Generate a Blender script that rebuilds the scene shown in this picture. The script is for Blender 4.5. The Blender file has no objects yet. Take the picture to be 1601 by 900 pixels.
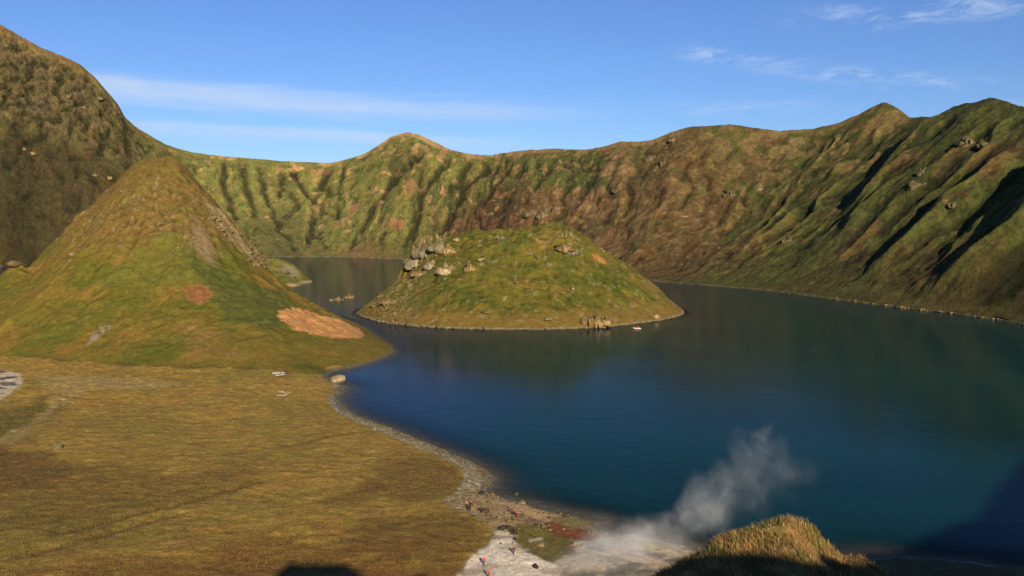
import bpy, math, random
import numpy as np

S = bpy.context.scene
COL = S.collection
R = math.radians
rng = np.random.default_rng(7)
random.seed(7)

# ------------------------------------------------------------------ camera
CAMZ, F, CX, CY = 70.0, 1281.0, 800.5, 450.0
PITCH = math.atan(120.0 / F)
cam = bpy.data.cameras.new('camera'); camo = bpy.data.objects.new('camera', cam); COL.objects.link(camo)
camo.location = (0, 0, CAMZ); camo.rotation_euler = (math.pi / 2 - PITCH, 0, 0)
cam.sensor_width = 36.0; cam.lens = 36.0 * F / 1601.0
cam.clip_start = 0.5; cam.clip_end = 90000.0
S.camera = camo

# ------------------------------------------------------------------ sky and sun
SUN_AZ, SUN_EL = 165.0, 25.0
w = bpy.data.worlds.new('World'); S.world = w; w.use_nodes = True
nt = w.node_tree; nt.nodes.clear(); N = nt.nodes; L = nt.links
def nd(t, **k):
    n = N.new(t)
    for a, b in k.items(): setattr(n, a, b)
    return n
sky = nd('ShaderNodeTexSky', sky_type='NISHITA', sun_disc=False)
sky.sun_elevation = R(SUN_EL); sky.sun_rotation = R(SUN_AZ)
sky.air_density = 1.0; sky.dust_density = 0.2; sky.ozone_density = 3.0
tc = nd('ShaderNodeTexCoord')
sep = nd('ShaderNodeSeparateXYZ'); L.new(tc.outputs['Generated'], sep.inputs[0])
def m(op, a, b=None, c=None, clamp=False):
    n = nd('ShaderNodeMath', operation=op); n.use_clamp = clamp
    for i, v in enumerate((a, b, c)):
        if v is None: continue
        if isinstance(v, (int, float)): n.inputs[i].default_value = v
        else: L.new(v, n.inputs[i])
    return n.outputs[0]
def sstep(x, lo, hi):
    n = nd('ShaderNodeMapRange', interpolation_type='SMOOTHSTEP')
    L.new(x, n.inputs[0]); n.inputs[1].default_value = lo; n.inputs[2].default_value = hi
    return n.outputs[0]
az = m('ARCTAN2', sep.outputs[0], sep.outputs[1])            # radians, 0 = +Y, positive right
el = m('ARCSINE', sep.outputs[2])
cxyz = nd('ShaderNodeCombineXYZ'); L.new(az, cxyz.inputs[0]); L.new(el, cxyz.inputs[1])
def cnoise(sx, sy, detail, off, rough=0.6, dist=0.3):
    mp = nd('ShaderNodeMapping'); mp.inputs['Scale'].default_value = (sx, sy, 1); mp.inputs['Location'].default_value = (off, off * .7, off)
    L.new(cxyz.outputs[0], mp.inputs[0])
    no = nd('ShaderNodeTexNoise'); no.inputs['Scale'].default_value = 1; no.inputs['Detail'].default_value = detail
    no.inputs['Roughness'].default_value = rough; no.inputs['Distortion'].default_value = dist
    L.new(mp.outputs[0], no.inputs['Vector']); return no.outputs[0]
def band(x, c, wd, soft):
    return m('MULTIPLY', sstep(x, c - wd - soft, c - wd + soft), m('SUBTRACT', 1, sstep(x, c + wd - soft, c + wd + soft)))
# long streak: descends slightly towards the right
tilt = m('ADD', el, m('MULTIPLY', az, 0.034))
streak_n = cnoise(4, 80, 7, 3.1)
edge = m('ADD', tilt, m('MULTIPLY', m('SUBTRACT', streak_n, .5), .034))
taper = m('MULTIPLY', m('SUBTRACT', 1, sstep(az, -0.2, 0.19)), sstep(az, -0.60, -0.42))
s1 = m('MULTIPLY', band(edge, 0.1175, 0.012, 0.009), taper)
s2 = m('MULTIPLY', band(edge, 0.079, 0.007, 0.007), m('MULTIPLY', m('SUBTRACT', 1, sstep(az, -0.12, 0.08)), sstep(az, -0.5, -0.38)))
soft = cnoise(7, 30, 6, 9.4)
s1 = m('MULTIPLY', s1, m('ADD', .0, m('MULTIPLY', soft, 1.15)))
s2 = m('MULTIPLY', s2, m('ADD', .1, m('MULTIPLY', soft, .75)))
# small cirrus puffs upper right
pn = cnoise(13, 46, 7, 21.0, .68, .6)
diag = m('ADD', el, m('MULTIPLY', az, -0.02))
p1 = m('MULTIPLY', sstep(pn, .44, .66), m('MULTIPLY', band(el, 0.211, 0.013, 0.012), sstep(az, .28, .42)))
ldn = m('ADD', el, m('MULTIPLY', az, 0.184))
p2 = m('MULTIPLY', sstep(pn, .44, .68), m('MULTIPLY', band(ldn, 0.2207, 0.007, 0.010), sstep(az, .16, .24)))
p3 = m('MULTIPLY', sstep(pn, .42, .66), m('MULTIPLY', band(el, 0.118, 0.007, 0.007), m('MULTIPLY', sstep(az, .16, .22), m('SUBTRACT', 1, sstep(az, .30, .38)))))
cl = m('ADD', m('ADD', m('ADD', s1, s2), m('MULTIPLY', p1, .5)), m('ADD', m('MULTIPLY', p2, .6), m('MULTIPLY', p3, .35)), clamp=True)
mix = nd('ShaderNodeMix', data_type='RGBA'); mix.inputs[7].default_value = (5.4, 6.5, 8.3, 1)
pol = nd('ShaderNodeMix', data_type='RGBA', blend_type='MULTIPLY'); pol.inputs[0].default_value = 1
pol.inputs[7].default_value = (0.56, 0.72, 1.06, 1)              # deep, polarised blue
L.new(sky.outputs[0], pol.inputs[6])
L.new(cl, mix.inputs[0]); L.new(pol.outputs[2], mix.inputs[6])
bg = nd('ShaderNodeBackground'); bg.inputs[1].default_value = 0.075
L.new(mix.outputs[2], bg.inputs[0])
out = nd('ShaderNodeOutputWorld'); L.new(bg.outputs[0], out.inputs[0])

ld = bpy.data.lights.new('sun', 'SUN'); lo = bpy.data.objects.new('sun', ld); COL.objects.link(lo)
ld.energy = 5.0; ld.angle = R(0.6); ld.color = (1.0, 0.84, 0.60)
lo.rotation_euler = (R(90 - SUN_EL), 0, R(180 - SUN_AZ))
lo.location = (60, -200, 150)

vs = S.view_settings
vs.view_transform = 'Standard'; vs.look = 'None'; vs.gamma = 1; vs.exposure = 0.55; vs.use_curve_mapping = False
S.cycles.max_bounces = 6; S.cycles.diffuse_bounces = 2; S.cycles.glossy_bounces = 2
S.cycles.transparent_max_bounces = 8; S.cycles.volume_bounces = 1
S.cycles.caustics_reflective = False; S.cycles.caustics_refractive = False

# ------------------------------------------------------------------ picture <-> world helpers (used to measure where things stand)
SP, CP = math.sin(PITCH), math.cos(PITCH)
def ray(px, py):
    d = py - CY
    return (px - CX, F * CP - d * SP, -(F * SP + d * CP))
def at_z(px, py, z=0.0):
    X, fw, dn = ray(px, py); t = (CAMZ - z) / -dn
    return (X * t, fw * t, z)
def at_D(px, py, D):
    X, fw, dn = ray(px, py); t = D / fw
    return (X * t, D, CAMZ + dn * t)

# ------------------------------------------------------------------ noise
_a = np.arange(1024) * (2 * math.pi / 1024); _GC, _GS = np.cos(_a), np.sin(_a)
_prm = np.random.default_rng(99).permutation(4096).astype(np.int32)
def perlin(x, y, seed=0):
    x = np.atleast_1d(np.asarray(x, float)); y = np.atleast_1d(np.asarray(y, float)); x, y = np.broadcast_arrays(x, y)
    x0 = np.floor(x); y0 = np.floor(y); fx = x - x0; fy = y - y0
    u = fx * fx * fx * (fx * (fx * 6 - 15) + 10); v = fy * fy * fy * (fy * (fy * 6 - 15) + 10)
    ix = x0.astype(np.int32); iy = y0.astype(np.int32); so = (int(seed) * 131) & 4095
    px0 = _prm[(ix + so) & 4095]; px1 = _prm[(ix + 1 + so) & 4095]
    def g(pp, ox, oy):
        k = _prm[(pp + iy + oy) & 4095] & 1023
        return _GC[k] * (fx - ox) + _GS[k] * (fy - oy)
    a = g(px0, 0, 0); b = g(px1, 1, 0); c = g(px0, 0, 1); d = g(px1, 1, 1)
    return 1.5 * ((a + (b - a) * u) * (1 - v) + (c + (d - c) * u) * v)
def fbm(x, y, o=4, seed=0, gain=.5, lac=2.03):
    s = 0; a = 1; t = 0
    for i in range(o):
        s = s + a * perlin(x, y, seed + i * 17); t += a; a *= gain; x = x * lac + 3.7; y = y * lac + 1.3
    return s / t
def ridged(x, y, o=3, seed=0, gain=.5):
    s = 0; a = 1; t = 0
    for i in range(o):
        s = s + a * (1 - np.abs(perlin(x, y, seed + i * 13)) * 1.6); t += a; a *= gain; x = x * 2.1 + 5; y = y * 2.1 + 9
    return s / t
def ss(x, a, b):
    t = np.clip((x - a) / (b - a), 0, 1); return t * t * (3 - 2 * t)
def smax(a, b, k):
    h = np.clip(.5 + .5 * (a - b) / k, 0, 1); return b + (a - b) * h + k * h * (1 - h)
def blur(a, n):
    for ax in (0, 1):
        p = np.pad(a, [(n, n) if q == ax else (0, 0) for q in (0, 1)], mode='edge'); c = np.cumsum(p, ax)
        z_ = np.zeros_like(np.take(c, [0], ax)); c = np.concatenate([z_, c], ax); m_ = a.shape[ax]; w_ = 2 * n + 1
        a = (np.take(c, range(w_, w_ + m_), ax) - np.take(c, range(0, m_), ax)) / w_
    return a
class RBF:
    def __init__(s, pts, c=3.0):
        p = np.array(pts, float); s.p = p[:, :2]; s.c = c
        n = len(p); A = np.zeros((n + 1, n + 1))
        d = np.sqrt(((s.p[:, None] - s.p[None]) ** 2).sum(2) + c * c)
        A[:n, :n] = d + np.eye(n) * 1e-3; A[n, :n] = 1; A[:n, n] = 1
        s.w = np.linalg.solve(A, np.r_[p[:, 2], 0])
    def __call__(s, x, y):
        x = np.asarray(x, float); sh = x.shape; x = x.ravel(); y = np.asarray(y, float).ravel(); o = np.empty(len(x))
        for i in range(0, len(x), 40000):
            q = slice(i, i + 40000)
            d = np.sqrt((x[q, None] - s.p[None, :, 0]) ** 2 + (y[q, None] - s.p[None, :, 1]) ** 2 + s.c ** 2)
            o[q] = d @ s.w[:-1] + s.w[-1]
        return o.reshape(sh)
def sdist(poly, x, y):
    """signed distance to a polygon, positive inside"""
    poly = np.array([q[:2] for q in poly], float); x = np.asarray(x, float); sh = x.shape
    x = x.ravel().copy(); y = np.asarray(y, float).ravel().copy()
    d = np.full(len(x), 1e18); ins = np.zeros(len(x), bool)
    for i in range(len(poly)):
        ax, ay = poly[i - 1]; bx, by = poly[i]; ex, ey = bx - ax, by - ay
        t = np.clip(((x - ax) * ex + (y - ay) * ey) / (ex * ex + ey * ey + 1e-9), 0, 1)
        d = np.minimum(d, (x - ax - t * ex) ** 2 + (y - ay - t * ey) ** 2)
        if by != ay:
            c = ((ay > y) != (by > y)) & (x < ex * (y - ay) / ey + ax); ins ^= c
    d = np.sqrt(d); return np.where(ins, d, -d).reshape(sh)
def dens(poly, n):
    """round off a polygon (Chaikin)"""
    p = [tuple(q[:2]) for q in poly]
    for _ in range(n):
        o = []
        for i in range(len(p)):
            a, b = p[i - 1], p[i]
            o += [(a[0] * .75 + b[0] * .25, a[1] * .75 + b[1] * .25), (a[0] * .25 + b[0] * .75, a[1] * .25 + b[1] * .75)]
        p = o
    return p

# ------------------------------------------------------------------ land heights
LAND = [at_z(*q) for q in [(612,549),(600,556),(575,566),(540,576),(512,581),(506,585),(512,590),(522,597),(534,600),(543,604),
    (535,612),(530,622),(533,633),(548,645),(580,658),(620,673),(660,690),(700,706),(738,722),(762,736),(771,747),(767,760),(757,770),
    (790,777),(830,787),(870,799),(900,804),(935,815),(945,828),(1000,832),(1060,848),(1130,866),(1250,876),(1390,866),(1450,870),
    (1500,875),(1560,882),(1601,888),(1750,905)]] + [(240,140,0),(340,130,0),(420,-250,0),(-700,-250,0),(-700,380,0),(-420,470,0),
    (-330,560,0),(-250,612,0),(-160,590,0),(-105,520,0),(-75,450,0)]
SHELF = dens([at_z(*q) for q in [(745,785),(775,768),(815,768),(860,780),(920,790),(985,800),(1010,830),(960,850),(850,840)]], 2)
POOL = dens([at_z(*q, 2) for q in [(-40,590),(8,586),(28,592),(40,603),(30,614),(5,632),(-40,640)]], 1)

def plain(x, y):
    d = sdist(LAND, x, y)
    d = d + 0.8 * fbm(x / 9, y / 9, 3, 5)
    z = np.where(d > 0, 2.6 * (1 - np.exp(-np.maximum(d, 0) / 11)) + 0.012 * np.clip(d, 0, 130), 0)
    near = np.clip(d / 30, 0, 1)
    z = z + near * (0.9 * fbm(x / 60, y / 60, 3, 11) + .35 * fbm(x / 14, y / 14, 3, 31))
    sh = ss(sdist(SHELF, x, y), -5, 6)
    dd = np.maximum(-d, 0)
    under = -(0.16 * dd + 0.004 * dd * dd)
    under = np.maximum(under * (1 - sh) + sh * (-0.09 * np.minimum(dd, 12) - 0.02 * dd), -14)
    return np.where(d > 0, z, under), d

CONE_S = [(255,244),(238,247),(215,252),(200,266),(185,282),(150,318),(110,352),(85,380),(60,402),(45,421),(35,414),(25,412),(15,417),(5,428),(-20,440),(-60,462),(-120,500),(275,247),(300,275),(330,310),(365,350),(390,378),(410,405),(425,425),(450,449),(480,470)]
cp = []
for q in CONE_S:
    cp.append(at_D(q[0], q[1], 500 if q[0] > 60 else 500 + (60 - q[0]) * .05))
cp += [at_D(520,490,468), at_D(560,508,448), at_D(600,536,420), at_z(612,549,0.2)]
for px, py in [(575,566),(540,575),(512,580)]:
    x, y, z = at_z(px, py, 0); cp.append((x, y + 1, 0.4))
for px, py in [(480,577),(440,576),(400,575),(350,575),(300,576),(250,576),(200,573),(150,570),(100,570),(50,566),(5,563),(-60,560),(-140,556)]:
    x, y, z = at_z(px, py, 3.2); cp.append((x, y, 3.0)); cp.append((x, y - 25, -8))
# flank: slightly hollow profile between toe and crest
for px, fy in [(60,.5),(160,.5),(255,.5),(350,.5),(440,.5)]:
    pass
for a in range(0, 360, 15):
    cp.append((-213 + 330 * math.cos(R(a)), 500 + 260 * math.sin(R(a)), -60))
for x, y, z in [(-60,409,.2),(-75,452,0),(-103,520,0),(-150,590,0),(-215,618,0),(-290,600,0),(-350,560,0),(-420,500,0),(-420,440,2),(-350,395,2.5)]:
    cp.append((x, y, z - .5))
def fit(pts, sils, Ds, c, off=.4, it=4):
    """lower whatever would stand above the measured outline"""
    pts = list(pts)
    for _ in range(it):
        f = RBF(pts, c)
        for px, py in sils:
            q = np.array([at_D(px, py, D) for D in Ds]); e = f(q[:, 0], q[:, 1]) - q[:, 2]
            i = int(np.argmax(e))
            if e[i] > .5: pts.append((q[i, 0], q[i, 1], q[i, 2] - off - .2 * e[i]))
    return RBF(pts, c)
CONE = fit(cp, CONE_S + [(520,490),(560,508)], range(430, 571, 10), 5.0, 1.2)
def cone(x, y):
    z = CONE(x, y)
    k = ss(z, 2, 18)
    dx, dy = x + 213, y - 500
    r = np.hypot(dx, dy) + 1e-6; th = np.arctan2(dy, dx)
    rad = fbm(th * 5.5 + .015 * r, r / 90, 3, 41)
    top = 1 - ss(z, 60, 100) * .7
    z = z + k * (1.6 * (np.abs(fbm(x / 16, y / 16, 3, 47)) * 2 - .5) * top + rad * 3.4 * top * ss(r, 8, 50) + 1.6 * fbm(x / 13, y / 13, 4, 43) * top + .45 * fbm(x / 3.5, y / 3.5, 3, 44))
    # rocky upper belt
    belt = ss(z, 45, 60) * (1 - ss(z, 90, 102))
    z = z + belt * (1.5 * (ridged(x / 9, y / 9 + z / 14, 4, 46) - .4) + .7 * ridged(x / 3.4, y / 3.4, 3, 48))
    # narrow dyke running down the right flank
    return z

RIDGE = np.array([(-700,30),(-200,42),(-60,50),(-22,60),(-8,70),(-3,79),(2,83.8),(13,83.8),(17,80),(20,77),(24,72.3),(28,69.5),(47,58),(75,63),(100,73),(112,78),(121,79),(155,88),(180,99),(216,114),(232,120),(300,140),(420,165)], float)
def hillside(x, y):
    zr = np.interp(x, RIDGE[:, 0], RIDGE[:, 1])
    yy = y + 16 * ss(-np.abs(x - 7), -19, -9)
    z = zr - np.where(yy > 0, 0.88 * yy, -0.25 * yy * 1.0)
    rr = np.hypot(x, y)
    z = z + 2.2 * fbm(x / 30, y / 30, 3, 51) * ss(rr, 8, 50)
    k = 1 - ss(rr, 1.5, 4.5)                            # small stance where the camera stands
    return z * (1 - k) + 68.2 * k
def land(x, y, parts=False):
    zp, d = plain(x, y); zc = cone(x, y); zh = hillside(x, y)
    z = smax(smax(zp, zc, 1.2), zh, 3.0)
    if parts: return z, zp, zc, zh, d
    return z

# island
ISL_FRONT = [(555,490),(575,499),(600,505),(650,511),(700,514),(780,516),(850,516),(930,513),(1000,506),(1050,498),(1070,488)]
isl_poly = [at_z(*q)[:2] for q in ISL_FRONT]
isl_poly += [(112,600),(88,655),(40,690),(-20,695),(-65,675),(-88,640),(-96,610),(-108,590)]
ip = [(x, y, 0) for x, y in isl_poly]
for px, py, D in [(575,477,572),(600,456,580),(625,441,588),(641,432,592),(646,395,598),(655,382,600),(668,374,602),(690,371,603),(715,366,603),(740,361,603),(790,358,602),(830,361,600),(850,350,596),(870,347,595),(895,358,594),(915,368,592),(930,380,590),(960,400,587),(990,421,583),(1020,442,580),(1040,462,577),(1058,476,574)]:
    ip.append(at_D(px, py, D))
for px, py, D in [(885,380,560),(700,430,540),(850,430,535),(960,440,540)]:
    ip.append(at_D(px, py, D))
cxi, cyi = 0, 590
for i, (x, y) in enumerate(isl_poly):
    dx, dy = x - cxi, y - cyi; r = math.hypot(dx, dy)
    ip.append((x + dx / r * 14, y + dy / r * 14, -9)); ip.append((x + dx / r * 70, y + dy / r * 70, -30))
ISL = RBF(ip, 2.5)
def cragzone(x, y):
    a = np.exp(-(((x + 64) / 15) ** 2 + ((y - 597) / 11) ** 2) ** 2)
    b_ = .8 * np.exp(-(((x - 55) / 6.5) ** 2 + ((y - 494) / 6) ** 2) ** 2) + .7 * np.exp(-(((x - 39) / 9) ** 2 + ((y - 570) / 8) ** 2) ** 2)
    return np.clip(a + b_, 0, 1)
def isl(x, y):
    z = ISL(x, y); k = ss(z, 1, 14)
    z = z + k * (2.6 * fbm(x / 22, y / 22, 3, 61) + 1.4 * (np.abs(fbm(x / 17, y / 19, 4, 66)) * 2 - .5) + 1.5 * fbm(x / 8, y / 8, 4, 62) + .35 * fbm(x / 2.2, y / 2.2, 3, 63))
    wst = (1 - ss(x, -75, -45)) * ss(z, .5, 6)
    z = z + ss(z, 42, 56) * 1.6 * fbm(x / 5, y / 5, 3, 67)
    z = z + wst * 2.6 * (ridged(x / 7, y / 7, 4, 64, .6) - .3)
    cm = cragzone(x, y); q_ = ridged(x / 5.2, (y + z * .6) / 6, 4, 68, .55)
    z = z + cm * (5.5 * (q_ - .42) + 1.6 * np.sign(perlin(x / 3.1, y / 4, 69)) * ss(np.abs(perlin(x / 3.1, y / 4, 69)), .05, .2))
    z = z + .35 * fbm(x / 2.5, y / 2.5, 3, 65) * (ss(z, -1, .3) * (1 - ss(z, 2, 6)))
    return z

# headland behind the cone
hp = []
for px, py in [(478,438),(474,443),(462,447),(440,449),(415,452)]:
    hp.append(at_z(px, py, 0))
hp += [(-300,760,0),(-380,760,-3),(-480,745,-14),(-215,850,0),(-240,880,0),(-330,890,0),(-480,880,-14)]
hp += [at_D(415,403,815), at_D(435,404,815), at_D(455,411,815), at_D(470,422,818), (-320,815,26), (-380,815,10), (-440,815,-10), (-480,815,-20)]
hp += [(x * 1.0 + dx, y + dy, -12) for x, y, dx, dy in [(-208,835,18,0),(-215,770,12,-16),(-260,765,0,-22),(-330,750,0,-22),(-420,745,0,-22),(-235,885,10,20),(-330,895,0,20),(-480,890,0,20)]]
HEAD = RBF(hp, 4.0)
def head(x, y):
    z = HEAD(x, y); return z + ss(z, 1, 8) * (1.2 * fbm(x / 14, y / 14, 4, 71) + .4 * fbm(x / 4, y / 4, 2, 72))

def hit(fn, px, py, t0=100, t1=1000, n=1800):
    """where the line of sight through a measured picture point first meets a surface"""
    X, fw, dn = ray(px, py)
    Y = np.linspace(t0, t1, n); t = Y / fw
    x = X * t; z = CAMZ + dn * t; h = fn(x, Y)
    b = np.nonzero(h >= z)[0]
    if len(b) == 0: return None
    i = b[0]; return (x[i], Y[i], float(h[i]))

# ------------------------------------------------------------------ colour helpers
def C(*c): return np.array(c, float)
GREEN = C(.085,.098,.016); GREEN2 = C(.062,.080,.016); OLIVE = C(.125,.112,.022); GOLD = C(.235,.165,.034)
TAN = C(.27,.165,.062); RUST = C(.15,.072,.022); BROWN = C(.105,.066,.022); DARK = C(.040,.040,.013); ROCK = C(.22,.19,.135)
RED = C(.20,.075,.028); PALE = C(.80,.69,.52); GRAVEL = C(.25,.225,.165); ORANGE = C(.50,.25,.085)
def lerp(a, b, t): return a + (b - a) * t[..., None]
def blob(x, y, c, rx, ry, rot=0, seed=0, soft=.25, nz=.35, ns=None):
    dx, dy = x - c[0], y - c[1]; ca, sa = math.cos(rot), math.sin(rot)
    u = (dx * ca + dy * sa) / rx; v = (-dx * sa + dy * ca) / ry
    ns = ns or max(rx, ry) * .45
    r = np.sqrt(u * u + v * v) + nz * fbm(x / ns, y / ns, 4, seed)
    return 1 - ss(r, 1 - soft, 1 + soft)
def pmask(poly, x, y, soft, seed=0, nz=None, ns=None):
    nz = soft * 1.5 if nz is None else nz; ns = ns or soft * 4
    p = np.array([q[:2] for q in poly], float); mg = soft + nz * 1.2 + 1
    k = (x > p[:, 0].min() - mg) & (x < p[:, 0].max() + mg) & (y > p[:, 1].min() - mg) & (y < p[:, 1].max() + mg)
    o = np.zeros(x.shape); xs, ys = x[k], y[k]
    if len(xs): o[k] = ss(sdist(poly, xs, ys) + nz * fbm(xs / ns, ys / ns, 4, seed), -soft, soft)
    return o

# ------------------------------------------------------------------ materials
def mat(name, rough=.9, spec=.15):
    mt = bpy.data.materials.new(name); mt.use_nodes = True
    b = mt.node_tree.nodes['Principled BSDF']
    b.inputs['Roughness'].default_value = rough; b.inputs['Specular IOR Level'].default_value = spec
    return mt, b, mt.node_tree
def terrain_mat(name, scales, bump, bdist, amp=.45, tintamp=.12):
    """'tint' (kind of ground, worked out per vertex) varied by fine procedural grass / soil noise"""
    mt, b, t = mat(name)
    n = t.nodes; l = t.links
    at = n.new('ShaderNodeAttribute'); at.attribute_name = 'tint'
    tcx = n.new('ShaderNodeTexCoord')
    prev = at.outputs['Color']; hs = []
    for i, sc in enumerate(scales):
        no = n.new('ShaderNodeTexNoise'); no.inputs['Scale'].default_value = sc; no.inputs['Detail'].default_value = 8
        no.inputs['Roughness'].default_value = .7; l.new(tcx.outputs['Object'], no.inputs['Vector'])
        mr = n.new('ShaderNodeMapRange'); mr.inputs[1].default_value = .3; mr.inputs[2].default_value = .7
        mr.inputs[3].default_value = 1 - amp; mr.inputs[4].default_value = 1 + amp
        l.new(no.outputs[0], mr.inputs[0])
        mx = n.new('ShaderNodeVectorMath'); mx.operation = 'SCALE'; l.new(prev, mx.inputs[0]); l.new(mr.outputs[0], mx.inputs['Scale'])
        prev = mx.outputs[0]; hs.append(no.outputs[0])
    no = n.new('ShaderNodeTexNoise'); no.inputs['Scale'].default_value = scales[0] * .6; no.inputs['Detail'].default_value = 3
    l.new(tcx.outputs['Object'], no.inputs['Vector'])
    hsv = n.new('ShaderNodeHueSaturation'); l.new(prev, hsv.inputs['Color'])
    mr = n.new('ShaderNodeMapRange'); mr.inputs[1].default_value = .3; mr.inputs[2].default_value = .7
    mr.inputs[3].default_value = .5 - tintamp * .25; mr.inputs[4].default_value = .5 + tintamp * .25
    l.new(no.outputs[0], mr.inputs[0]); l.new(mr.outputs[0], hsv.inputs['Hue'])
    l.new(hsv.outputs[0], b.inputs['Base Color'])
    prevn = None
    for h, dist in zip(hs, bdist):
        bp = n.new('ShaderNodeBump'); bp.inputs['Strength'].default_value = bump; bp.inputs['Distance'].default_value = dist
        l.new(h, bp.inputs['Height'])
        if prevn is not None: l.new(prevn, bp.inputs['Normal'])
        prevn = bp.outputs[0]
    l.new(prevn, b.inputs['Normal'])
    return mt
M_WALL = terrain_mat('mountain_vegetation', (.09, .24, .7), .9, (4, 2, .8), .30, .05)
M_NEAR = terrain_mat('grassland', (.30, .8, 2.4), .8, (.9, .5, .2), .27, .05)
M_ROCK, b, t = mat('grey_rock', .85, .3)
n, l = t.nodes, t.links
tcx = n.new('ShaderNodeTexCoord'); no = n.new('ShaderNodeTexNoise'); no.inputs['Scale'].default_value = .9; no.inputs['Detail'].default_value = 8
l.new(tcx.outputs['Object'], no.inputs['Vector'])
cr = n.new('ShaderNodeValToRGB'); e = cr.color_ramp.elements
e[0].position = .32; e[0].color = (.055, .045, .02, 1); e[1].position = .68; e[1].color = (.28, .235, .15, 1)
q = e.new(.46); q.color = (.11, .093, .046, 1); q = e.new(.56); q.color = (.18, .15, .09, 1)
l.new(no.outputs[0], cr.inputs[0])
oi = n.new('ShaderNodeObjectInfo'); mr = n.new('ShaderNodeMapRange'); mr.inputs[3].default_value = .75; mr.inputs[4].default_value = 1.25
l.new(oi.outputs['Random'], mr.inputs[0])
mx = n.new('ShaderNodeVectorMath'); mx.operation = 'SCALE'; l.new(cr.outputs[0], mx.inputs[0]); l.new(mr.outputs[0], mx.inputs['Scale'])
geo = n.new('ShaderNodeNewGeometry'); sx_n = n.new('ShaderNodeSeparateXYZ'); l.new(geo.outputs['Normal'], sx_n.inputs[0])
no2 = n.new('ShaderNodeTexNoise'); no2.inputs['Scale'].default_value = .6; no2.inputs['Detail'].default_value = 6; l.new(geo.outputs['Position'], no2.inputs['Vector'])
ma = n.new('ShaderNodeMath'); ma.operation = 'ADD'; l.new(sx_n.outputs[2], ma.inputs[0]); l.new(no2.outputs[0], ma.inputs[1])
mr2 = n.new('ShaderNodeMapRange'); mr2.inputs[1].default_value = 1.05; mr2.inputs[2].default_value = 1.35; mr2.inputs[4].default_value = .85; l.new(ma.outputs[0], mr2.inputs[0])
mg = n.new('ShaderNodeMix'); mg.data_type = 'RGBA'; mg.inputs[7].default_value = (.11, .088, .024, 1); mg.label = 'turf'
l.new(mr2.outputs[0], mg.inputs[0]); l.new(mx.outputs[0], mg.inputs[6]); l.new(mg.outputs[2], b.inputs['Base Color'])
bp = n.new('ShaderNodeBump'); bp.inputs['Strength'].default_value = .7; bp.inputs['Distance'].default_value = .5
l.new(no.outputs[0], bp.inputs['Height']); l.new(bp.outputs[0], b.inputs['Normal'])
def rock_variant(name, mul, turf=True):
    mt = M_ROCK.copy(); mt.name = name
    for nn in mt.node_tree.nodes:
        if nn.label == 'turf' and not turf:
            for lk in list(nn.inputs[0].links): mt.node_tree.links.remove(lk)
            nn.inputs[0].default_value = 0
    for nn in mt.node_tree.nodes:
        if nn.type == 'VALTORGB':
            for q in nn.color_ramp.elements: q.color = tuple(q.color[i] * mul[i] for i in range(3)) + (1,)
    return mt
M_PALE = rock_variant('pale_rock', (1.25, 1.15, 1.05)); M_DARKROCK = rock_variant('dark_rock', (.25, .25, .3), False)
M_TANROCK = rock_variant('tan_rock', (1.15, .92, .62)); M_WALLROCK = rock_variant('cliff_rock', (.75, .70, .60)); M_WHITE = rock_variant('white_rock', (2.1, 1.95, 1.8), False); M_PEB = rock_variant('pebbles', (1.45, 1.32, 1.15), False)
def plainmat(name, col, rough=.7, vary=.2, sc=8):
    mt, b, t = mat(name, rough, .3); n, l = t.nodes, t.links
    no = n.new('ShaderNodeTexNoise'); no.inputs['Scale'].default_value = sc; no.inputs['Detail'].default_value = 4
    tcx = n.new('ShaderNodeTexCoord'); l.new(tcx.outputs['Object'], no.inputs['Vector'])
    mr = n.new('ShaderNodeMapRange'); mr.inputs[3].default_value = 1 - vary; mr.inputs[4].default_value = 1 + vary
    l.new(no.outputs[0], mr.inputs[0])
    mx = n.new('ShaderNodeVectorMath'); mx.operation = 'SCALE'; mx.inputs[0].default_value = col; l.new(mr.outputs[0], mx.inputs['Scale'])
    l.new(mx.outputs[0], b.inputs['Base Color']); return mt

# ------------------------------------------------------------------ mesh helpers
def mesh_np(name, V, Q, mt, tint=None, smooth=True, attrs=None):
    """V (n,3); Q (m,4) or (m,3)"""
    me = bpy.data.meshes.new(name); V = np.ascontiguousarray(V, np.float32); Q = np.asarray(Q, np.int32)
    k = Q.shape[1]
    me.vertices.add(len(V)); me.vertices.foreach_set('co', V.ravel())
    me.loops.add(Q.size); me.loops.foreach_set('vertex_index', Q.ravel())
    me.polygons.add(len(Q)); me.polygons.foreach_set('loop_start', np.arange(0, Q.size, k, dtype=np.int32))
    me.polygons.foreach_set('use_smooth', np.full(len(Q), smooth))
    me.update(calc_edges=True)
    if tint is not None:
        a = me.attributes.new('tint', 'FLOAT_COLOR', 'POINT')
        a.data.foreach_set('color', np.c_[tint, np.ones(len(tint))].astype(np.float32).ravel())
    for kx, vv in (attrs or {}).items():
        a = me.attributes.new(kx, 'FLOAT', 'POINT'); a.data.foreach_set('value', np.asarray(vv, np.float32))
    me.materials.append(mt)
    o = bpy.data.objects.new(name, me); COL.objects.link(o); return o
def gridq(nr, nc):
    i = np.arange(nr - 1)[:, None] * nc + np.arange(nc - 1)[None]
    return np.stack([i, i + 1, i + nc + 1, i + nc], -1).reshape(-1, 4)
def sub(name, V, Q, mt, tint, kind='structure'):
    u, inv = np.unique(Q.ravel(), return_inverse=True)
    o = mesh_np(name, V[u], inv.reshape(Q.shape), mt, tint[u]); o['kind'] = kind; return o

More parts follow.
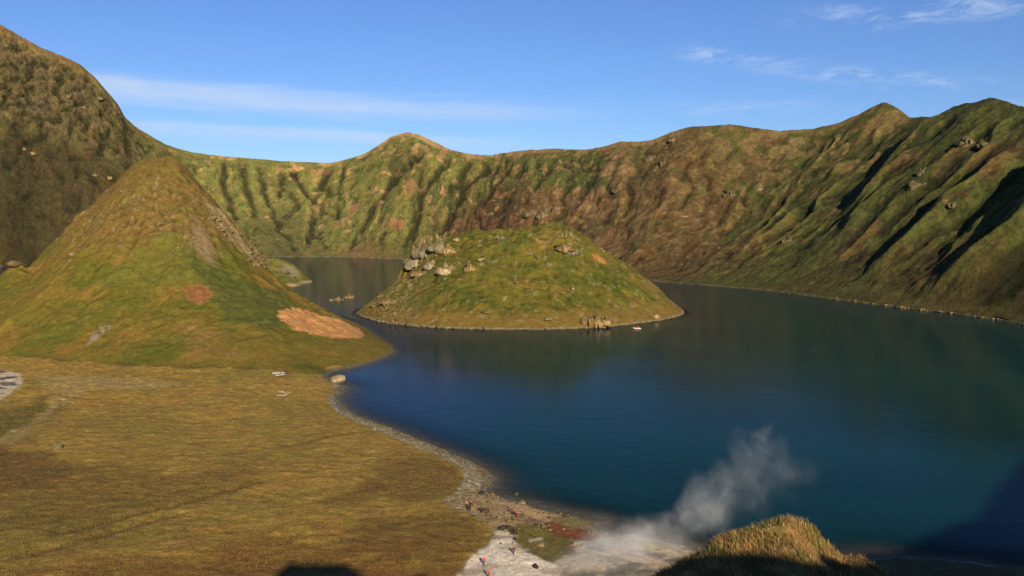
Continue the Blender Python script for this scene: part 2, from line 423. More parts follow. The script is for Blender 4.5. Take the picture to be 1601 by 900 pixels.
# ================================================================== caldera wall
def interp(k, tab): t = np.array(tab, float); return np.interp(k, t[:, 0], t[:, 1])
SKY = [(-700,60),(-500,20),(-300,-10),(-120,0),(0,38),(30,55),(60,72),(100,88),(125,100),(150,122),(165,140),(185,163),(195,183),(215,200),(235,212),(262,227),(300,238),(350,244),(420,250),(470,253),(515,255),(545,248),(570,240),(595,225),(612,213),(637,206),(655,210),(680,222),(700,232),(730,240),(765,243),(790,238),(830,234),(870,232),(915,234),(945,228),(970,221),(1000,221),(1018,219),(1050,206),(1075,198),(1100,196),(1140,194),(1175,199),(1220,204),(1270,201),(1310,192),(1340,180),(1365,166),(1383,159),(1400,166),(1422,183),(1440,183),(1460,182),(1480,172),(1500,163),(1520,160),(1550,152),(1575,159),(1601,166),(1700,190),(1850,200),(2100,160)]
DTAB = [(-700,900),(-500,1180),(-200,1380),(0,1400),(200,1430),(400,1480),(515,1480),(640,1440),(765,1360),(900,1240),(1000,1160),(1140,1090),(1200,1070),(1300,1030),(1383,1000),(1425,960),(1460,890),(1550,800),(1650,700),(1800,560),(2100,400)]
SHMAP = [(-700,-500),(-200,-190),(0,5),(200,215),(400,410),(515,490),(640,590),(765,700),(900,810),(950,850),(1050,930),(1140,965),(1200,990),(1300,1035),(1383,1070),(1460,1118),(1550,1205),(1601,1262),(1650,1325),(1800,1500),(2100,1850)]
SHORE = [(-500,440),(-200,426),(5,416.5),(60,412),(200,406),(410,401.5),(500,401.5),(560,402.5),(640,405.5),(700,410),(850,424),(950,433),(1040,442),(1110,446.5),(1200,454.5),(1270,463),(1350,474),(1420,482.5),(1500,491.5),(1560,500),(1601,508),(1750,545),(1900,600)]
kk = np.concatenate([np.linspace(-700, -30, 60, endpoint=False), np.linspace(-30, 1750, 1500, endpoint=False), np.linspace(1750, 2100, 60)])
def sm(a, w_):
    k = np.hanning(w_ * 2 + 3)[1:-1]; k /= k.sum(); return np.convolve(np.pad(a, w_, mode='edge'), k, 'valid')
rpy = interp(kk, SKY); rpy[60:1560] = sm(rpy, 5)[60:1560]; rD = sm(interp(kk, DTAB), 30)
spx = sm(interp(kk, SHMAP), 30); spy = interp(spx, SHORE); spy = sm(spy, 8)
def atD_v(px, py, D):
    d = py - CY; X = px - CX; fw = F * CP - d * SP; dn = -(F * SP + d * CP); t = D / fw
    return X * t, D, CAMZ + dn * t
def atz_v(px, py, z):
    d = py - CY; X = px - CX; fw = F * CP - d * SP; dn = -(F * SP + d * CP); t = (CAMZ - z) / -dn
    return X * t, fw * t
rx, ry, rz = atD_v(kk, rpy, rD)
sx, sy = atz_v(spx, spy, 0.0)
arc = np.r_[0, np.cumsum(np.hypot(np.diff((rx + sx) / 2), np.diff((ry + sy) / 2)))]
arc0 = np.interp(800, kk, arc)
NV = 300
vv = np.r_[-.06, -.02, np.linspace(0, 1, NV), 1 + np.linspace(.02, 1.6, 24)]
V_, K_ = np.meshgrid(vv, np.arange(len(kk)), indexing='ij')
Kp = kk[K_]; U = arc[K_] - arc0; Wd = np.hypot(rx - sx, ry - sy)[K_]
x = sx[K_] + (rx - sx)[K_] * V_; y = sy[K_] + (ry - sy)[K_] * V_
H = rz[K_]
vc = np.clip(V_, 0, 1)
# profile across the slope differs along the wall
pw = interp(Kp, [(-700,.9),(0,.92),(150,.95),(260,1.15),(515,1.25),(637,1.15),(900,1.25),(1140,1.6),(1300,1.7),(1420,1.45),(1550,1.15),(2100,1.1)])
base = H * np.where(V_ <= 1, vc ** pw, 1 - (V_ - 1) * .75)
base = np.where(V_ < 0, V_ * 90, base)
D_ = V_ * Wd                                         # metres up the slope
wu = U + 34 * fbm(U / 100, D_ / 90, 3, 101) + 9 * fbm(U / 25, D_ / 30, 3, 102)
win = ss(vc, .0, .22) * (1 - ss(vc, .86, .995))
winf = ss(vc, .02, .12) * (1 - ss(vc, .93, .998))
rt = ss(Kp, 1150, 1420)                              # right-hand wall: long straight spurs
lf = 1 - ss(Kp, 120, 300)                            # big left mountain
g1 = np.abs(perlin(wu / 95, D_ / 330 + 2, 111)) * 1.6
g2 = np.abs(perlin(wu / 38 + .3 * fbm(U / 60, D_ / 50, 2, 9), D_ / 130, 112)) * 1.6
g3 = np.abs(perlin(wu / 15, D_ / 60, 113)) * 1.6
g4 = np.abs(perlin(wu / 6.5, D_ / 22, 114)) * 1.6
gm = ss(fbm(U / 110 + 7, D_ / 70, 3, 115), -.25, .35); gm3 = ss(fbm(U / 50 + 3, D_ / 35, 3, 116), -.1, .4)
hl = 13 * (g1 - .45) + (2.5 + 7 * gm) * (1 - .65 * (1 - ss(Kp, 560, 760)) * (1 - lf)) * (g2 - .4) + (1.0 + 4.5 * gm3) * (1 - .5 * np.exp(-((Kp - 1040) / 180) ** 2)) * (g3 - .4) + 1.3 * gm3 * (g4 - .4)
# right wall spurs, each a ridge line running from rim to shore
spur = np.zeros_like(x)
for kpos, wid, amp, lean, v0, v1 in [(1000,16,4,5,.3,.9),(1085,13,4,4,.3,.8),(1225,10,4,0,.2,.8),(1290,9,4,3,.15,.7),(1338,10,6,0,.25,.97),(1376,16,12,0,.16,.55),(1425,12,8,0,.08,.88),(1446,9,6,-3,.1,.5),(1474,24,17,0,.58,.99),(1507,16,13,0,.42,.8),(1541,15,10,0,.2,.62),(1572,12,6,0,.15,.9),(1600,11,6,2,.3,.97),(1640,21,17,0,.1,.8),(1690,14,8,4,.1,.7),(1740,30,20,0,.04,.97)]:
    uu = np.interp(kpos, kk, arc) - arc0
    dd = (wu * .6 + U * .4) - uu - lean * (1 - vc) * 3 - 5 * fbm(D_ / 50, D_ * 0 + kpos, 2, 7)
    a = np.clip(1 - np.abs(dd) / wid, 0, 1) ** 1.15
    spur += .82 * amp * a * ss(vc, v0, v0 + .2) * (1 - ss(vc, v1 - .12, v1 + .02))
bx0, by0, bz0 = x[2:302:2, ::2], y[2:302:2, ::2], base[2:302:2, ::2]
_Y, _Z = by0, bz0 - CAMZ; _dp = _Y * CP - _Z * SP
_px, _py = CX + F * bx0 / _dp, CY - F * (_Y * SP + _Z * CP) / _dp
def ud(px, py):
    i = np.argmin((_px - px) ** 2 + (_py - py) ** 2); a, b_ = divmod(int(i), _px.shape[1])
    return U[2 + a * 2, b_ * 2], D_[2 + a * 2, b_ * 2]
def upoly(pts, u, d):
    o = np.full(u.shape, 1e9); q = [ud(*p) for p in pts]
    for (ax, ay), (bx_, by_) in zip(q[:-1], q[1:]):
        ex, ey = bx_ - ax, by_ - ay; t_ = np.clip(((u - ax) * ex + (d - ay) * ey) / (ex * ex + ey * ey + 1e-9), 0, 1)
        o = np.minimum(o, np.hypot(u - ax - t_ * ex, d - ay - t_ * ey))
    return o
wu2 = U + 5 * fbm(U / 22, D_ / 22, 3, 103); wd2 = D_ + 5 * fbm(U / 22, D_ / 22, 3, 104)
gul = np.zeros_like(x)
for pts, wd_, dp_ in [([(512,268),(499,292),(490,315),(486,345),(483,375)],6,6),([(458,268),(470,290),(484,308),(490,315)],5,5),([(405,262),(410,290),(420,320),(435,348)],6,5),([(440,262),(442,285),(438,306)],5,4),
        ([(668,228),(645,248),(622,272),(602,298),(584,328)],9,6),([(702,252),(676,280),(662,300),(655,330),(645,368)],6,5),([(760,262),(728,290),(714,320),(696,350)],8,6),([(800,258),(775,285),(757,312)],5,4),
        ([(576,335),(566,368),(554,398)],7,3),([(380,258),(385,300),(400,340)],7,5),([(350,255),(352,300),(370,340)],6,5),([(540,262),(530,300),(528,340)],5,4),([(870,250),(850,280),(835,300)],5,3),
        ([(912,330),(885,365),(870,385)],5,3),([(120,130),(128,180),(150,240)],9,7),([(60,170),(75,240),(110,320)],10,6),([(118,250),(150,285),(185,330)],9,8)]:
    k_ = np.exp(-(upoly(pts, wu2, wd2) / wd_) ** 2); gul = np.maximum(gul, k_); hl = hl - dp_ * k_ * 1.0
fine = 2.2 * fbm(U / 20, D_ / 20, 4, 121) + .9 * fbm(U / 6, D_ / 6, 3, 122)
crag = ridged(U / 34 + .8 * fbm(U / 30, D_ / 22, 3, 8), D_ / 64 + .5 * fbm(U / 36, D_ / 36, 3, 88), 5, 123, .5)
cragm = lf * ss(vc, .45, .6) * (1 - ss(vc, .93, 1.0))
bowl = np.exp(-((Kp - 1190) / 90) ** 2)
amp = (1 - .32 * (1 - ss(Kp, 620, 780))) * (1 - .55 * bowl) * (1 - .45 * rt) * (1 - .55 * lf) * (1 - .35 * ss(Kp, 640, 900) * (1 - ss(Kp, 1100, 1300)))
back = np.where(V_ > 1, 1, 0) * ss(V_, 1, 1.3) * 14 * fbm(U / 90, D_ / 90, 4, 131)
dz = win * hl * amp + spur + winf * fine + cragm * (10 * (crag - .45) + 3.4 * ridged(U / 9, D_ / 16, 3, 125)) + back
# keep small irregularity on the skyline
dz += (1.1 * fbm(U / 9, D_ / 9, 3, 141) + .8 * fbm(U / 30, D_ / 30, 2, 142)) * np.where(V_ <= 1, ss(vc, .9, 1), 1) * np.where(V_ > 1.3, 0, 1)
z = base + np.where(V_ > 0, dz, 0)
z = np.where((V_ > .012) & (V_ <= 1), np.maximum(z, .6 + vc * 12), z)
# ragged cliffs push in and out horizontally as well
nx, ny = (sx - rx)[K_] / Wd, (sy - ry)[K_] / Wd
off = cragm * 10 * fbm(U / 14, z / 10, 3, 151) + winf * 1.5 * fbm(U / 10, z / 10, 3, 152) + (V_ <= .02) * 2.5 * fbm(U / 12, 0 * U, 3, 153)
x = x + nx * off; y = y + ny * off
# colours
slope_u = np.gradient(z, axis=1) / (np.gradient(U, axis=1) + 1e-6)
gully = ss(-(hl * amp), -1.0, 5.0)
def B(c): return np.broadcast_to(np.asarray(c, float), x.shape + (3,))
t0 = fbm(wu2 / 75, wd2 / 60, 3, 161); t1 = fbm(wu2 / 34, wd2 / 30, 3, 163); t2 = fbm(wu / 11, D_ / 22, 4, 164); t3 = fbm(wu / 5, D_ / 12, 3, 166)
gr = ss(t0 + .5 * t1, -.22, .15)
brownness = np.clip(np.exp(-((Kp - 1120) / 210) ** 2) * (1.1 - .35 * vc) + .8 * np.exp(-((Kp - 840) / 110) ** 2) * (1 - ss(vc, .35, .8)), 0, 1.1)
col = lerp(B(GREEN2 * 1.1), B(OLIVE * 1.0), ss(t2 + t1 * .6, -.35, .4))
col = lerp(col, B(C(.105,.112,.02)), gr * .75)
rustc = lerp(lerp(B(RUST * 1.15), B(BROWN * 1.25), ss(t1, -.25, .25)), B(C(.19,.115,.045)), ss(t2 + .5 * t1, .05, .5))
col = lerp(col, rustc, ss(brownness + .45 * t1 + .5 * t0, .36, .66))
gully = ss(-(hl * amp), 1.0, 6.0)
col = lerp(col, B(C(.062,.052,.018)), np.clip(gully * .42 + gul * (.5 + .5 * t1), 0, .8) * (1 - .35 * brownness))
col = lerp(col, B(C(.12,.068,.026)), (1 - ss(vc + .1 * t1, .03, .2)) * .5 * (1 - lf) * ss(t1, -.3, .2))
def wpatch(px, py, ru, rd, c, a=.9, seed=0, soft=.18):
    global col
    cu, cd = ud(px, py); r_ = np.sqrt(((U - cu) / ru) ** 2 + ((D_ - cd) / rd) ** 2) + .55 * fbm(U / (ru * .55) + seed, D_ / (rd * .6), 4, 400 + seed)
    col = lerp(col, B(c), (1 - ss(r_, 1 - soft, 1 + soft)) * a)
BR = C(.088,.053,.021)
for q in [(770,345,75,70,BR,.8),(700,375,45,40,BR,.6),(880,375,50,50,C(.12,.07,.028),.7),(1115,415,90,45,C(.115,.06,.026),.85),(1180,380,50,40,C(.13,.068,.028),.7),(440,375,70,70,C(.055,.055,.018),.7),(560,395,40,22,C(.12,.072,.028),.6),
        (1330,400,30,60,C(.10,.052,.022),.6),(1420,430,35,40,C(.105,.05,.022),.7),(1540,470,60,25,C(.11,.05,.022),.7),(1470,330,30,40,C(.07,.072,.02),.6),(1300,300,50,60,C(.07,.066,.02),.55),(1340,230,35,60,C(.06,.062,.018),.7),(1400,330,40,60,C(.055,.058,.017),.6),
        (620,262,22,30,C(.05,.052,.017),.7),(905,262,60,25,C(.075,.088,.018),.7),(1000,260,25,30,C(.07,.078,.018),.6),(1140,215,30,20,C(.11,.11,.026),.7)]:
    wpatch(*q, seed=int(q[0]) % 97, soft=.4)
for q in [(962,262,26,14,TAN),(965,240,16,8,TAN),(930,300,16,12,C(.21,.13,.05)),(985,275,14,10,C(.22,.13,.05)),(1296,262,9,9,TAN),(1312,238,9,8,TAN),(1342,262,20,12,C(.25,.14,.062)),(1330,278,12,8,TAN),(1366,204,9,12,TAN),(1345,198,12,7,C(.24,.14,.06)),(1378,214,16,7,TAN),
        (1286,240,13,8,TAN),(1240,238,14,9,C(.27,.17,.07)),(1215,236,9,9,TAN),(1248,220,9,7,C(.30,.21,.09)),(1207,255,9,6,TAN),(1172,228,7,10,TAN),(1130,235,12,14,C(.20,.13,.05)),(1150,262,10,12,C(.20,.13,.05)),(1404,192,24,18,TAN),(1395,205,12,14,C(.25,.15,.065)),
        (621,350,14,9,C(.22,.105,.045)),(464,263,12,5,C(.30,.18,.07)),(500,268,16,5,C(.19,.10,.04)),(500,322,12,12,C(.18,.115,.04)),(605,345,9,14,C(.17,.12,.035)),(552,330,14,12,C(.17,.11,.04)),(535,350,14,10,C(.16,.11,.035)),(655,232,16,8,C(.20,.15,.05)),(692,300,8,7,C(.22,.12,.05)),(672,310,7,6,C(.20,.12,.05)),
        (640,290,9,14,C(.19,.11,.04)),(782,300,12,9,C(.17,.09,.035)),(905,320,20,12,C(.24,.14,.055)),(925,330,18,9,C(.22,.13,.05)),(880,350,14,10,C(.20,.12,.05)),(1030,300,30,20,C(.19,.10,.042)),(1080,330,40,30,C(.18,.095,.04)),(960,380,26,30,C(.19,.10,.042)),(1000,340,24,24,C(.17,.095,.038)),
        (50,84,22,9,C(.36,.23,.10)),(25,66,12,5,C(.36,.24,.11)),(98,89,7,4,C(.34,.22,.10)),(160,195,9,5,C(.22,.15,.06)),(195,245,8,6,C(.22,.12,.05)),(140,243,7,7,C(.20,.12,.05)),
        (1548,262,24,30,C(.17,.082,.034)),(1502,250,18,16,C(.16,.09,.035)),(1340,378,12,20,C(.19,.095,.04)),(1310,330,20,12,C(.20,.11,.045)),(1420,262,14,18,C(.17,.09,.036)),(1238,292,8,10,C(.26,.16,.065)),(1275,300,18,8,C(.20,.11,.045)),(1350,290,20,10,C(.20,.11,.046)),(1370,275,16,9,C(.17,.09,.04))]:
    wpatch(*q, a=.85, seed=int(q[0] * 7 + q[1]) % 97)
tp = fbm(U / 18 + .25 * t1, D_ / 13, 3, 171)
tanm = ss(tp + .06 + .10 * ss(vc, .55, .95) + interp(Kp, [(-700,-.3),(250,-.2),(700,-.08),(900,.04),(1250,.06),(1400,-.05),(1550,-.15),(2100,-.2)]), .26, .34) * ss(vc, .12, .3)
col = lerp(col, lerp(B(TAN * .95), B(C(.22,.12,.05)), ss(t2, -.2, .4)), tanm * .7)
gpm = ss(fbm(U / 30 + 9, D_ / 22, 4, 178), .12, .3) * rt; col = lerp(col, B(C(.125,.13,.026)), gpm * .6)
gpm = ss(fbm(U / 26 + 19, D_ / 20, 4, 179), .16, .32) * np.clip(brownness, 0, 1); col = lerp(col, B(C(.105,.10,.026)), gpm * .6)
# pale rim
rim = ss(vc + .05 * t1, .955, .985) * ss(fbm(U / 45, 0 * U, 3, 172) + interp(Kp, [(0,.1),(130,.0),(250,-.35),(520,-.1),(640,.3),(800,.35),(980,.3),(1120,-.1),(1240,.1),(1380,.25),(1430,-.1),(1600,-.3)]), -.05, .12)
col = lerp(col, np.broadcast_to(TAN, col.shape), rim * .8)
# left mountain: darker lower slopes below grey crags
low = lf * (1 - ss(vc + .15 * t1, .42, .62))
col = lerp(col, lerp(np.broadcast_to(C(.058,.052,.017), col.shape), np.broadcast_to(C(.085,.068,.022), col.shape), ss(t2, -.2, .4)), low * .85)
rk = cragm * ss(crag + .35 * fbm(U / 7, D_ / 13, 4, 173), .52, .74)
col = lerp(col, np.broadcast_to(C(.15,.125,.07), col.shape), rk * .5)
col = lerp(col, np.broadcast_to(C(.075,.068,.024), col.shape), cragm * .5)
col = lerp(col, np.broadcast_to(C(.17,.145,.035), col.shape), lf * ss(vc, .9, .96) * (1 - rim))
# right wall greener olive with bare streaks
col = lerp(col, lerp(B(C(.088,.09,.018)), B(C(.048,.05,.015)), ss(t1 + .4 * t2, -.3, .35)), rt * .38)
col = col * (1 - .18 * ss(t3 + t2, -.1, .5))[..., None]
hol = blur(z, 3) - blur(z, 12); hol2 = z - blur(z, 3)  # hollows darkened, crests lightened: scrub tone plus painted relief shading
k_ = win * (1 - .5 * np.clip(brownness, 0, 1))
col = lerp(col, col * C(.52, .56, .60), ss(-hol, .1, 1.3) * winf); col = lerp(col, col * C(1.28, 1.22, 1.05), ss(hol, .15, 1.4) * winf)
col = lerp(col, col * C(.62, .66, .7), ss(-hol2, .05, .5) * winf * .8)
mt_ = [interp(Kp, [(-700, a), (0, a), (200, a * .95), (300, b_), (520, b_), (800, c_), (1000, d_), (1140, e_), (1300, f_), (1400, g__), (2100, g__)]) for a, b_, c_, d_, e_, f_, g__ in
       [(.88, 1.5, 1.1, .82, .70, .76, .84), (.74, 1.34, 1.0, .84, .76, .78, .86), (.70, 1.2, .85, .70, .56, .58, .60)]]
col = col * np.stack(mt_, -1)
col = lerp(col, col * C(1.3, 1.25, 1.3), cragm)
lum = (col @ C(.4, .5, .1))[..., None]; col = col + (lum - col) * .13
# shoreline stones
st = ss(z, -.3, .2) * (1 - ss(z + .6 * t2, .7, 1.3)) * (vc < .05)
col = lerp(col, B(C(.24,.20,.15)), np.clip(st, 0, 1) * (.6 - .35 * rt) * ss(t2, -.4, .3))
WX, WY, WZ = x, y, z
wallV = np.stack([x, y, z], -1).reshape(-1, 3)
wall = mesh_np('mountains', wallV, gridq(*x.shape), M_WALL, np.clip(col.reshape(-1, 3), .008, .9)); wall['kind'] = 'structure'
def proj(P):
    X, Y, Z = P[:, 0], P[:, 1], P[:, 2] - CAMZ
    dp = Y * CP - Z * SP; up = Y * SP + Z * CP
    return CX + F * X / dp, CY - F * up / dp, dp
class Seen:
    """which vertex of a surface is seen at a measured picture point"""
    def __init__(s, P):
        s.P = P; a, b_, dp = proj(P); ia = np.round(a).astype(int) + 100; ib = np.round(b_).astype(int) + 50
        k = np.nonzero((ia >= 0) & (ia < 1900) & (ib >= 0) & (ib < 1080) & (dp > 1))[0]; k = k[np.argsort(-dp[k])]
        s.buf = np.full((1080, 1900), -1, np.int64); s.buf[ib[k], ia[k]] = k; s.dp = dp
    def __call__(s, px, py):
        x0, y0 = int(round(px)) + 100, int(round(py)) + 50
        for rad in (1, 3):
            w_ = s.buf[max(y0 - rad, 0):y0 + rad + 1, max(x0 - rad, 0):x0 + rad + 1]; w_ = w_[w_ >= 0]
            if len(w_): return tuple(s.P[w_[np.argmin(s.dp[w_])]])
        return None
def wall_at(px, py):
    n0 = 302 * len(kk); P = wallV[:n0]; a, b_, dp = proj(P)
    d = (a - px) ** 2 + (b_ - py) ** 2
    c = np.nonzero(d < 9)[0]
    i = c[np.argmin(dp[c])] if len(c) else int(np.argmin(d)); return tuple(P[i])

# ================================================================== near land: plain, cone, beach
azs = np.radians(np.concatenate([np.linspace(-52, -34, 50, endpoint=False), np.linspace(-34, 34, 1000, endpoint=False), np.linspace(34, 52, 40)]))
rs = np.concatenate([np.linspace(128, 150, 12, endpoint=False), 150 + 500 * (np.linspace(0, 1, 900) ** 1.12)])
Rr, A = np.meshgrid(rs, azs, indexing='ij')
x = Rr * np.sin(A); y = Rr * np.cos(A)
z, zp, zc, zh, dsh = land(x, y, True)
isC = zc > zp + .2
grass_amp = ss(dsh, 3, 9)
# hummocky tussock grass
hum = ((.14 + .34 * ss(y, 230, 300)) * fbm((x + y * .3) / 3.4, y / 2.4, 3, 201) + .5 * np.abs(fbm(x / 9, y / 4.5, 2, 202))) * grass_amp * (~isC)
g_ = np.broadcast_to
sh3 = x.shape + (3,)
n1 = fbm(x / 45, y / 30, 4, 211); n2 = fbm(x / 9, y / 6, 4, 212); n3 = fbm(x / 2.5, y / 2.0, 3, 213)
col = lerp(g_(C(.30,.188,.038), sh3), g_(C(.225,.165,.032), sh3), ss(n1 + .4 * n2, -.3, .4))
col = lerp(col, g_(C(.22,.125,.04), sh3), ss(n2 + .5 * n3, 0, .5) * .7)
def P2(*q): return [at_z(a, b_, 3) for a, b_ in q]
col = lerp(col, g_(C(.135,.08,.022), sh3), .75 * pmask(P2((600,724),(640,706),(690,712),(722,730),(726,745),(715,760),(690,775),(640,782),(590,776),(540,790),(480,790),(560,760)), x, y, 3.0, 1, 6, 14))
col = lerp(col, g_(C(.135,.082,.02), sh3), .7 * pmask(P2((640,800),(700,802),(745,815),(768,850),(762,868),(735,880),(700,896),(600,880),(520,850),(560,815)), x, y, 3.0, 2, 8, 18))
col = lerp(col, g_(C(.17,.085,.02), sh3), .75 * pmask(P2((-50,905),(150,890),(300,868),(430,835),(560,850),(700,890),(720,960),(-50,960)), x, y, 5.0, 3, 12, 16))
col = lerp(col, g_(C(.10,.068,.016), sh3), .5 * pmask(P2((-60,700),(60,715),(180,735),(320,738),(430,752),(300,800),(170,822),(60,835),(-60,850)), x, y, 7.0, 4, 22, 28))
col = lerp(col, g_(C(.105,.088,.018), sh3), .8 * pmask(P2((-60,640),(20,650),(70,620),(95,640),(70,660),(30,690),(-60,700)), x, y, 3.0, 5, 7, 12))
col = lerp(col, g_(C(.30,.21,.08), sh3), .75 * pmask(P2((60,590),(160,592),(250,596),(290,604),(200,612),(140,610),(90,640),(30,700),(-20,706),(60,655),(90,620)), x, y, 2.0, 6, 5, 12))
col = lerp(col, g_(C(.12,.062,.02), sh3), .6 * pmask(P2((-30,700),(60,705),(110,735),(80,765),(-30,780)), x, y, 3.0, 61, 9, 10))
# faint tracks and folds across the meadow
for q0, q1, sd in [((60,845),(430,745),1),((0,880),(300,805),2),((420,700),(700,640),3)]:
    a = at_z(*q0, 3); b_ = at_z(*q1, 3); ex, ey = b_[0] - a[0], b_[1] - a[1]; ln = math.hypot(ex, ey)
    dperp = ((x - a[0]) * ey - (y - a[1]) * ex) / ln + 5 * fbm(x / 40, y / 40, 2, 300 + sd)
    al = ((x - a[0]) * ex + (y - a[1]) * ey) / ln / ln
    k_ = np.exp(-(dperp / 1.6) ** 2) * ss(al, 0, .1) * (1 - ss(al, .9, 1))
    hum = hum - .5 * k_; col = lerp(col, g_(C(.11,.07,.02), sh3), k_ * .5)
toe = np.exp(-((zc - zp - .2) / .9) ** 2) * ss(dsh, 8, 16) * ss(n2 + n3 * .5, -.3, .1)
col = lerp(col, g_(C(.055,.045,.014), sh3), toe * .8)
# cone colours
cc = lerp(g_(OLIVE * 1.12, sh3), g_(GREEN * 1.15, sh3), ss(n1 * .8 + .5 * n2, -.25, .3))
cc = lerp(cc, g_(C(.19,.135,.032), sh3), ss(fbm(x / 28, y / 20, 4, 221), .02, .35) * .8)
hi = ss(zc + 9 * n2, 44, 62)
cc = lerp(cc, g_(C(.165,.118,.042), sh3), hi * .75)
cc = lerp(cc, g_(C(.14,.115,.03), sh3), ss(zc + 6 * n2, 84, 92) * .6)
rr_ = ss(fbm(x / 3, y / 3, 3, 222), .16, .32) * hi * (1 - ss(zc, 88, 96)) * ss(fbm(x / 18, y / 18, 2, 223), -.1, .2)
cc = lerp(cc, g_(C(.11,.085,.026), sh3), hi * ss(n2 + .7 * n3, 0, .4) * .6); cc = lerp(cc, g_(C(.13,.125,.03), sh3), hi * ss(-n2 + .5 * n1, .1, .4) * .7); cc = lerp(cc, g_(C(.27,.225,.15), sh3), rr_ * .75)
cc = cc * C(.95, .80, .62); hol = zc - blur(zc, 4); cc = lerp(cc, cc * .62, ss(-hol, .1, .8)); cc = lerp(cc, cc * 1.2, ss(hol, .1, .8))  # relief shading put into the cone's colour: darker hollows, lighter crests
landf = lambda a, b_: land(np.asarray(a), np.asarray(b_))
SEEL = Seen(np.stack([x, y, z], -1).reshape(-1, 3))
def cpt(px, py): return SEEL(px, py)
def cpoly(*q): return [cpt(*a)[:2] for a in q if cpt(*a) is not None]
cc = lerp(cc, g_(C(.115,.112,.018), sh3), .75 * pmask(cpoly((262,345),(285,365),(310,400),(300,440),(250,450),(205,440),(150,450),(190,410),(235,385)), x, y, 3, 18, 8, 12))
cc = lerp(cc, g_(C(.065,.078,.016), sh3), .8 * pmask(cpoly((290,395),(320,405),(370,440),(450,460),(440,520),(360,500),(330,460),(300,430)), x, y, 3, 11, 8, 16))
cc = lerp(cc, g_(ORANGE * .82, sh3), pmask(dens(cpoly((436,481),(470,479),(500,490),(540,502),(566,514),(570,527),(545,529),(500,524),(455,512),(438,498)), 1), x, y, .7, 12, 3.2, 3.5))
cc = lerp(cc, g_(C(.235,.10,.036), sh3), .9 * pmask(dens(cpoly((286,450),(300,443),(325,443),(330,455),(326,473),(310,474),(292,465)), 1), x, y, .8, 13, 3.0, 3))
cc = lerp(cc, g_(C(.24,.18,.10), sh3), .6 * pmask(cpoly((322,318),(340,325),(365,352),(395,385),(414,410),(404,414),(370,385),(345,360)), x, y, 2, 14, 5, 6))
cc = lerp(cc, g_(C(.20,.14,.07), sh3), .8 * pmask(cpoly((305,345),(322,360),(338,395),(340,418),(325,410),(306,392),(296,372)), x, y, 2, 15, 5, 6))
cc = lerp(cc, g_(C(.24,.20,.15), sh3), .7 * pmask(cpoly((145,520),(165,508),(172,512),(150,530),(135,538)), x, y, 1, 16, 3, 4))
cc = lerp(cc, g_(C(.20,.12,.036), sh3), .6 * pmask(cpoly((280,505),(330,510),(350,545),(420,550),(380,560),(300,550)), x, y, 5, 17, 10, 10))
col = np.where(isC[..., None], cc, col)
# gravel beach
gw = interp(y, [(130,26),(180,17),(205,9),(215,14),(235,10),(260,6),(330,3.5),(350,4),(420,2.2),(900,2)])
grass_edge = [at_z(*q, 1.5) for q in [(508,586),(518,597),(526,606),(517,612),(513,622),(519,636),(545,652),(590,672),(640,694),(690,713),(722,730),(727,742),(721,758),(706,775),(692,788),(702,796),(735,808),(760,822),(770,838),(772,848),(763,860),(748,868),(738,880),(722,900),(700,935)]]
beach_poly = grass_edge + [(60,80),(180,120),(260,150)] + [at_z(*q) for q in [(1700,890),(1390,850),(1130,830),(945,800),(800,745),(790,720),(620,655),(560,630),(560,600)]]
bch = pmask(beach_poly, x, y, .45, 21, .7, 3)
gcol = lerp(g_(GRAVEL * .75, sh3), g_(C(.50,.45,.36), sh3), ss(fbm(x / 1.3, y / 1.3, 3, 231), -.1, .4))
gcol = lerp(gcol, g_(C(.19,.165,.075), sh3), ss(fbm(x / 9, y / 9, 3, 232), -.1, .3) * .75)
gcol = lerp(gcol, g_(C(.10,.085,.055), sh3), (1 - ss(dsh + .8 * n3, .4, 1.8)) * .7)
T = lambda *q: dens([at_z(a, b_, 1.5) for a, b_ in q], 1)
tan_p = T((735,770),(765,772),(800,780),(850,793),(900,805),(940,818),(945,832),(890,842),(830,832),(800,850),(778,860),(768,835),(740,805),(715,795))
gcol = lerp(gcol, lerp(g_(C(.40,.255,.12), sh3), g_(C(.24,.155,.075), sh3), ss(n2 + n3, -.2, .4)), .9 * pmask(tan_p, x, y, 1, 31, 2, 5))
gcol = lerp(gcol, g_(C(.52,.33,.15), sh3), .9 * pmask(T((775,782),(800,781),(850,795),(890,803),(875,812),(840,815),(808,797)), x, y, .7, 32, 1.5, 4))
hot = T((860,885),(890,850),(935,835),(1000,833),(1100,858),(1180,880),(1120,960),(850,960))
gcol = lerp(gcol, lerp(g_(C(.50,.39,.25), sh3), g_(C(.18,.155,.12), sh3), ss(n2 + .4 * n3, -.15, .3)), .95 * pmask(hot, x, y, 1, 33, 3, 6))
gcol = lerp(gcol, g_(C(.42,.36,.16), sh3), .8 * pmask(T((960,838),(1010,835),(1060,848),(1040,862),(980,860)), x, y, 1, 43, 3, 6))
wht = T((700,925),(728,898),(745,872),(768,862),(778,845),(770,836),(800,836),(806,856),(818,870),(838,880),(862,888),(880,905),(900,960),(690,960))
gcol = lerp(gcol, lerp(g_(PALE * .92, sh3), g_(C(.48,.38,.26), sh3), ss(n2, .0, .35)), pmask(wht, x, y, .5, 34, 1.2, 3))
gcol = lerp(gcol, g_(C(.34,.20,.12), sh3), .8 * pmask(T((772,845),(805,844),(806,848),(775,850)), x, y, .3, 35, .8, 2))
gcol = lerp(gcol, g_(C(.16,.13,.026), sh3), .95 * pmask(T((806,825),(838,821),(862,832),(890,842),(896,860),(886,882),(862,890),(838,878),(815,862),(806,845)), x, y, .5, 36, 1.5, 4))
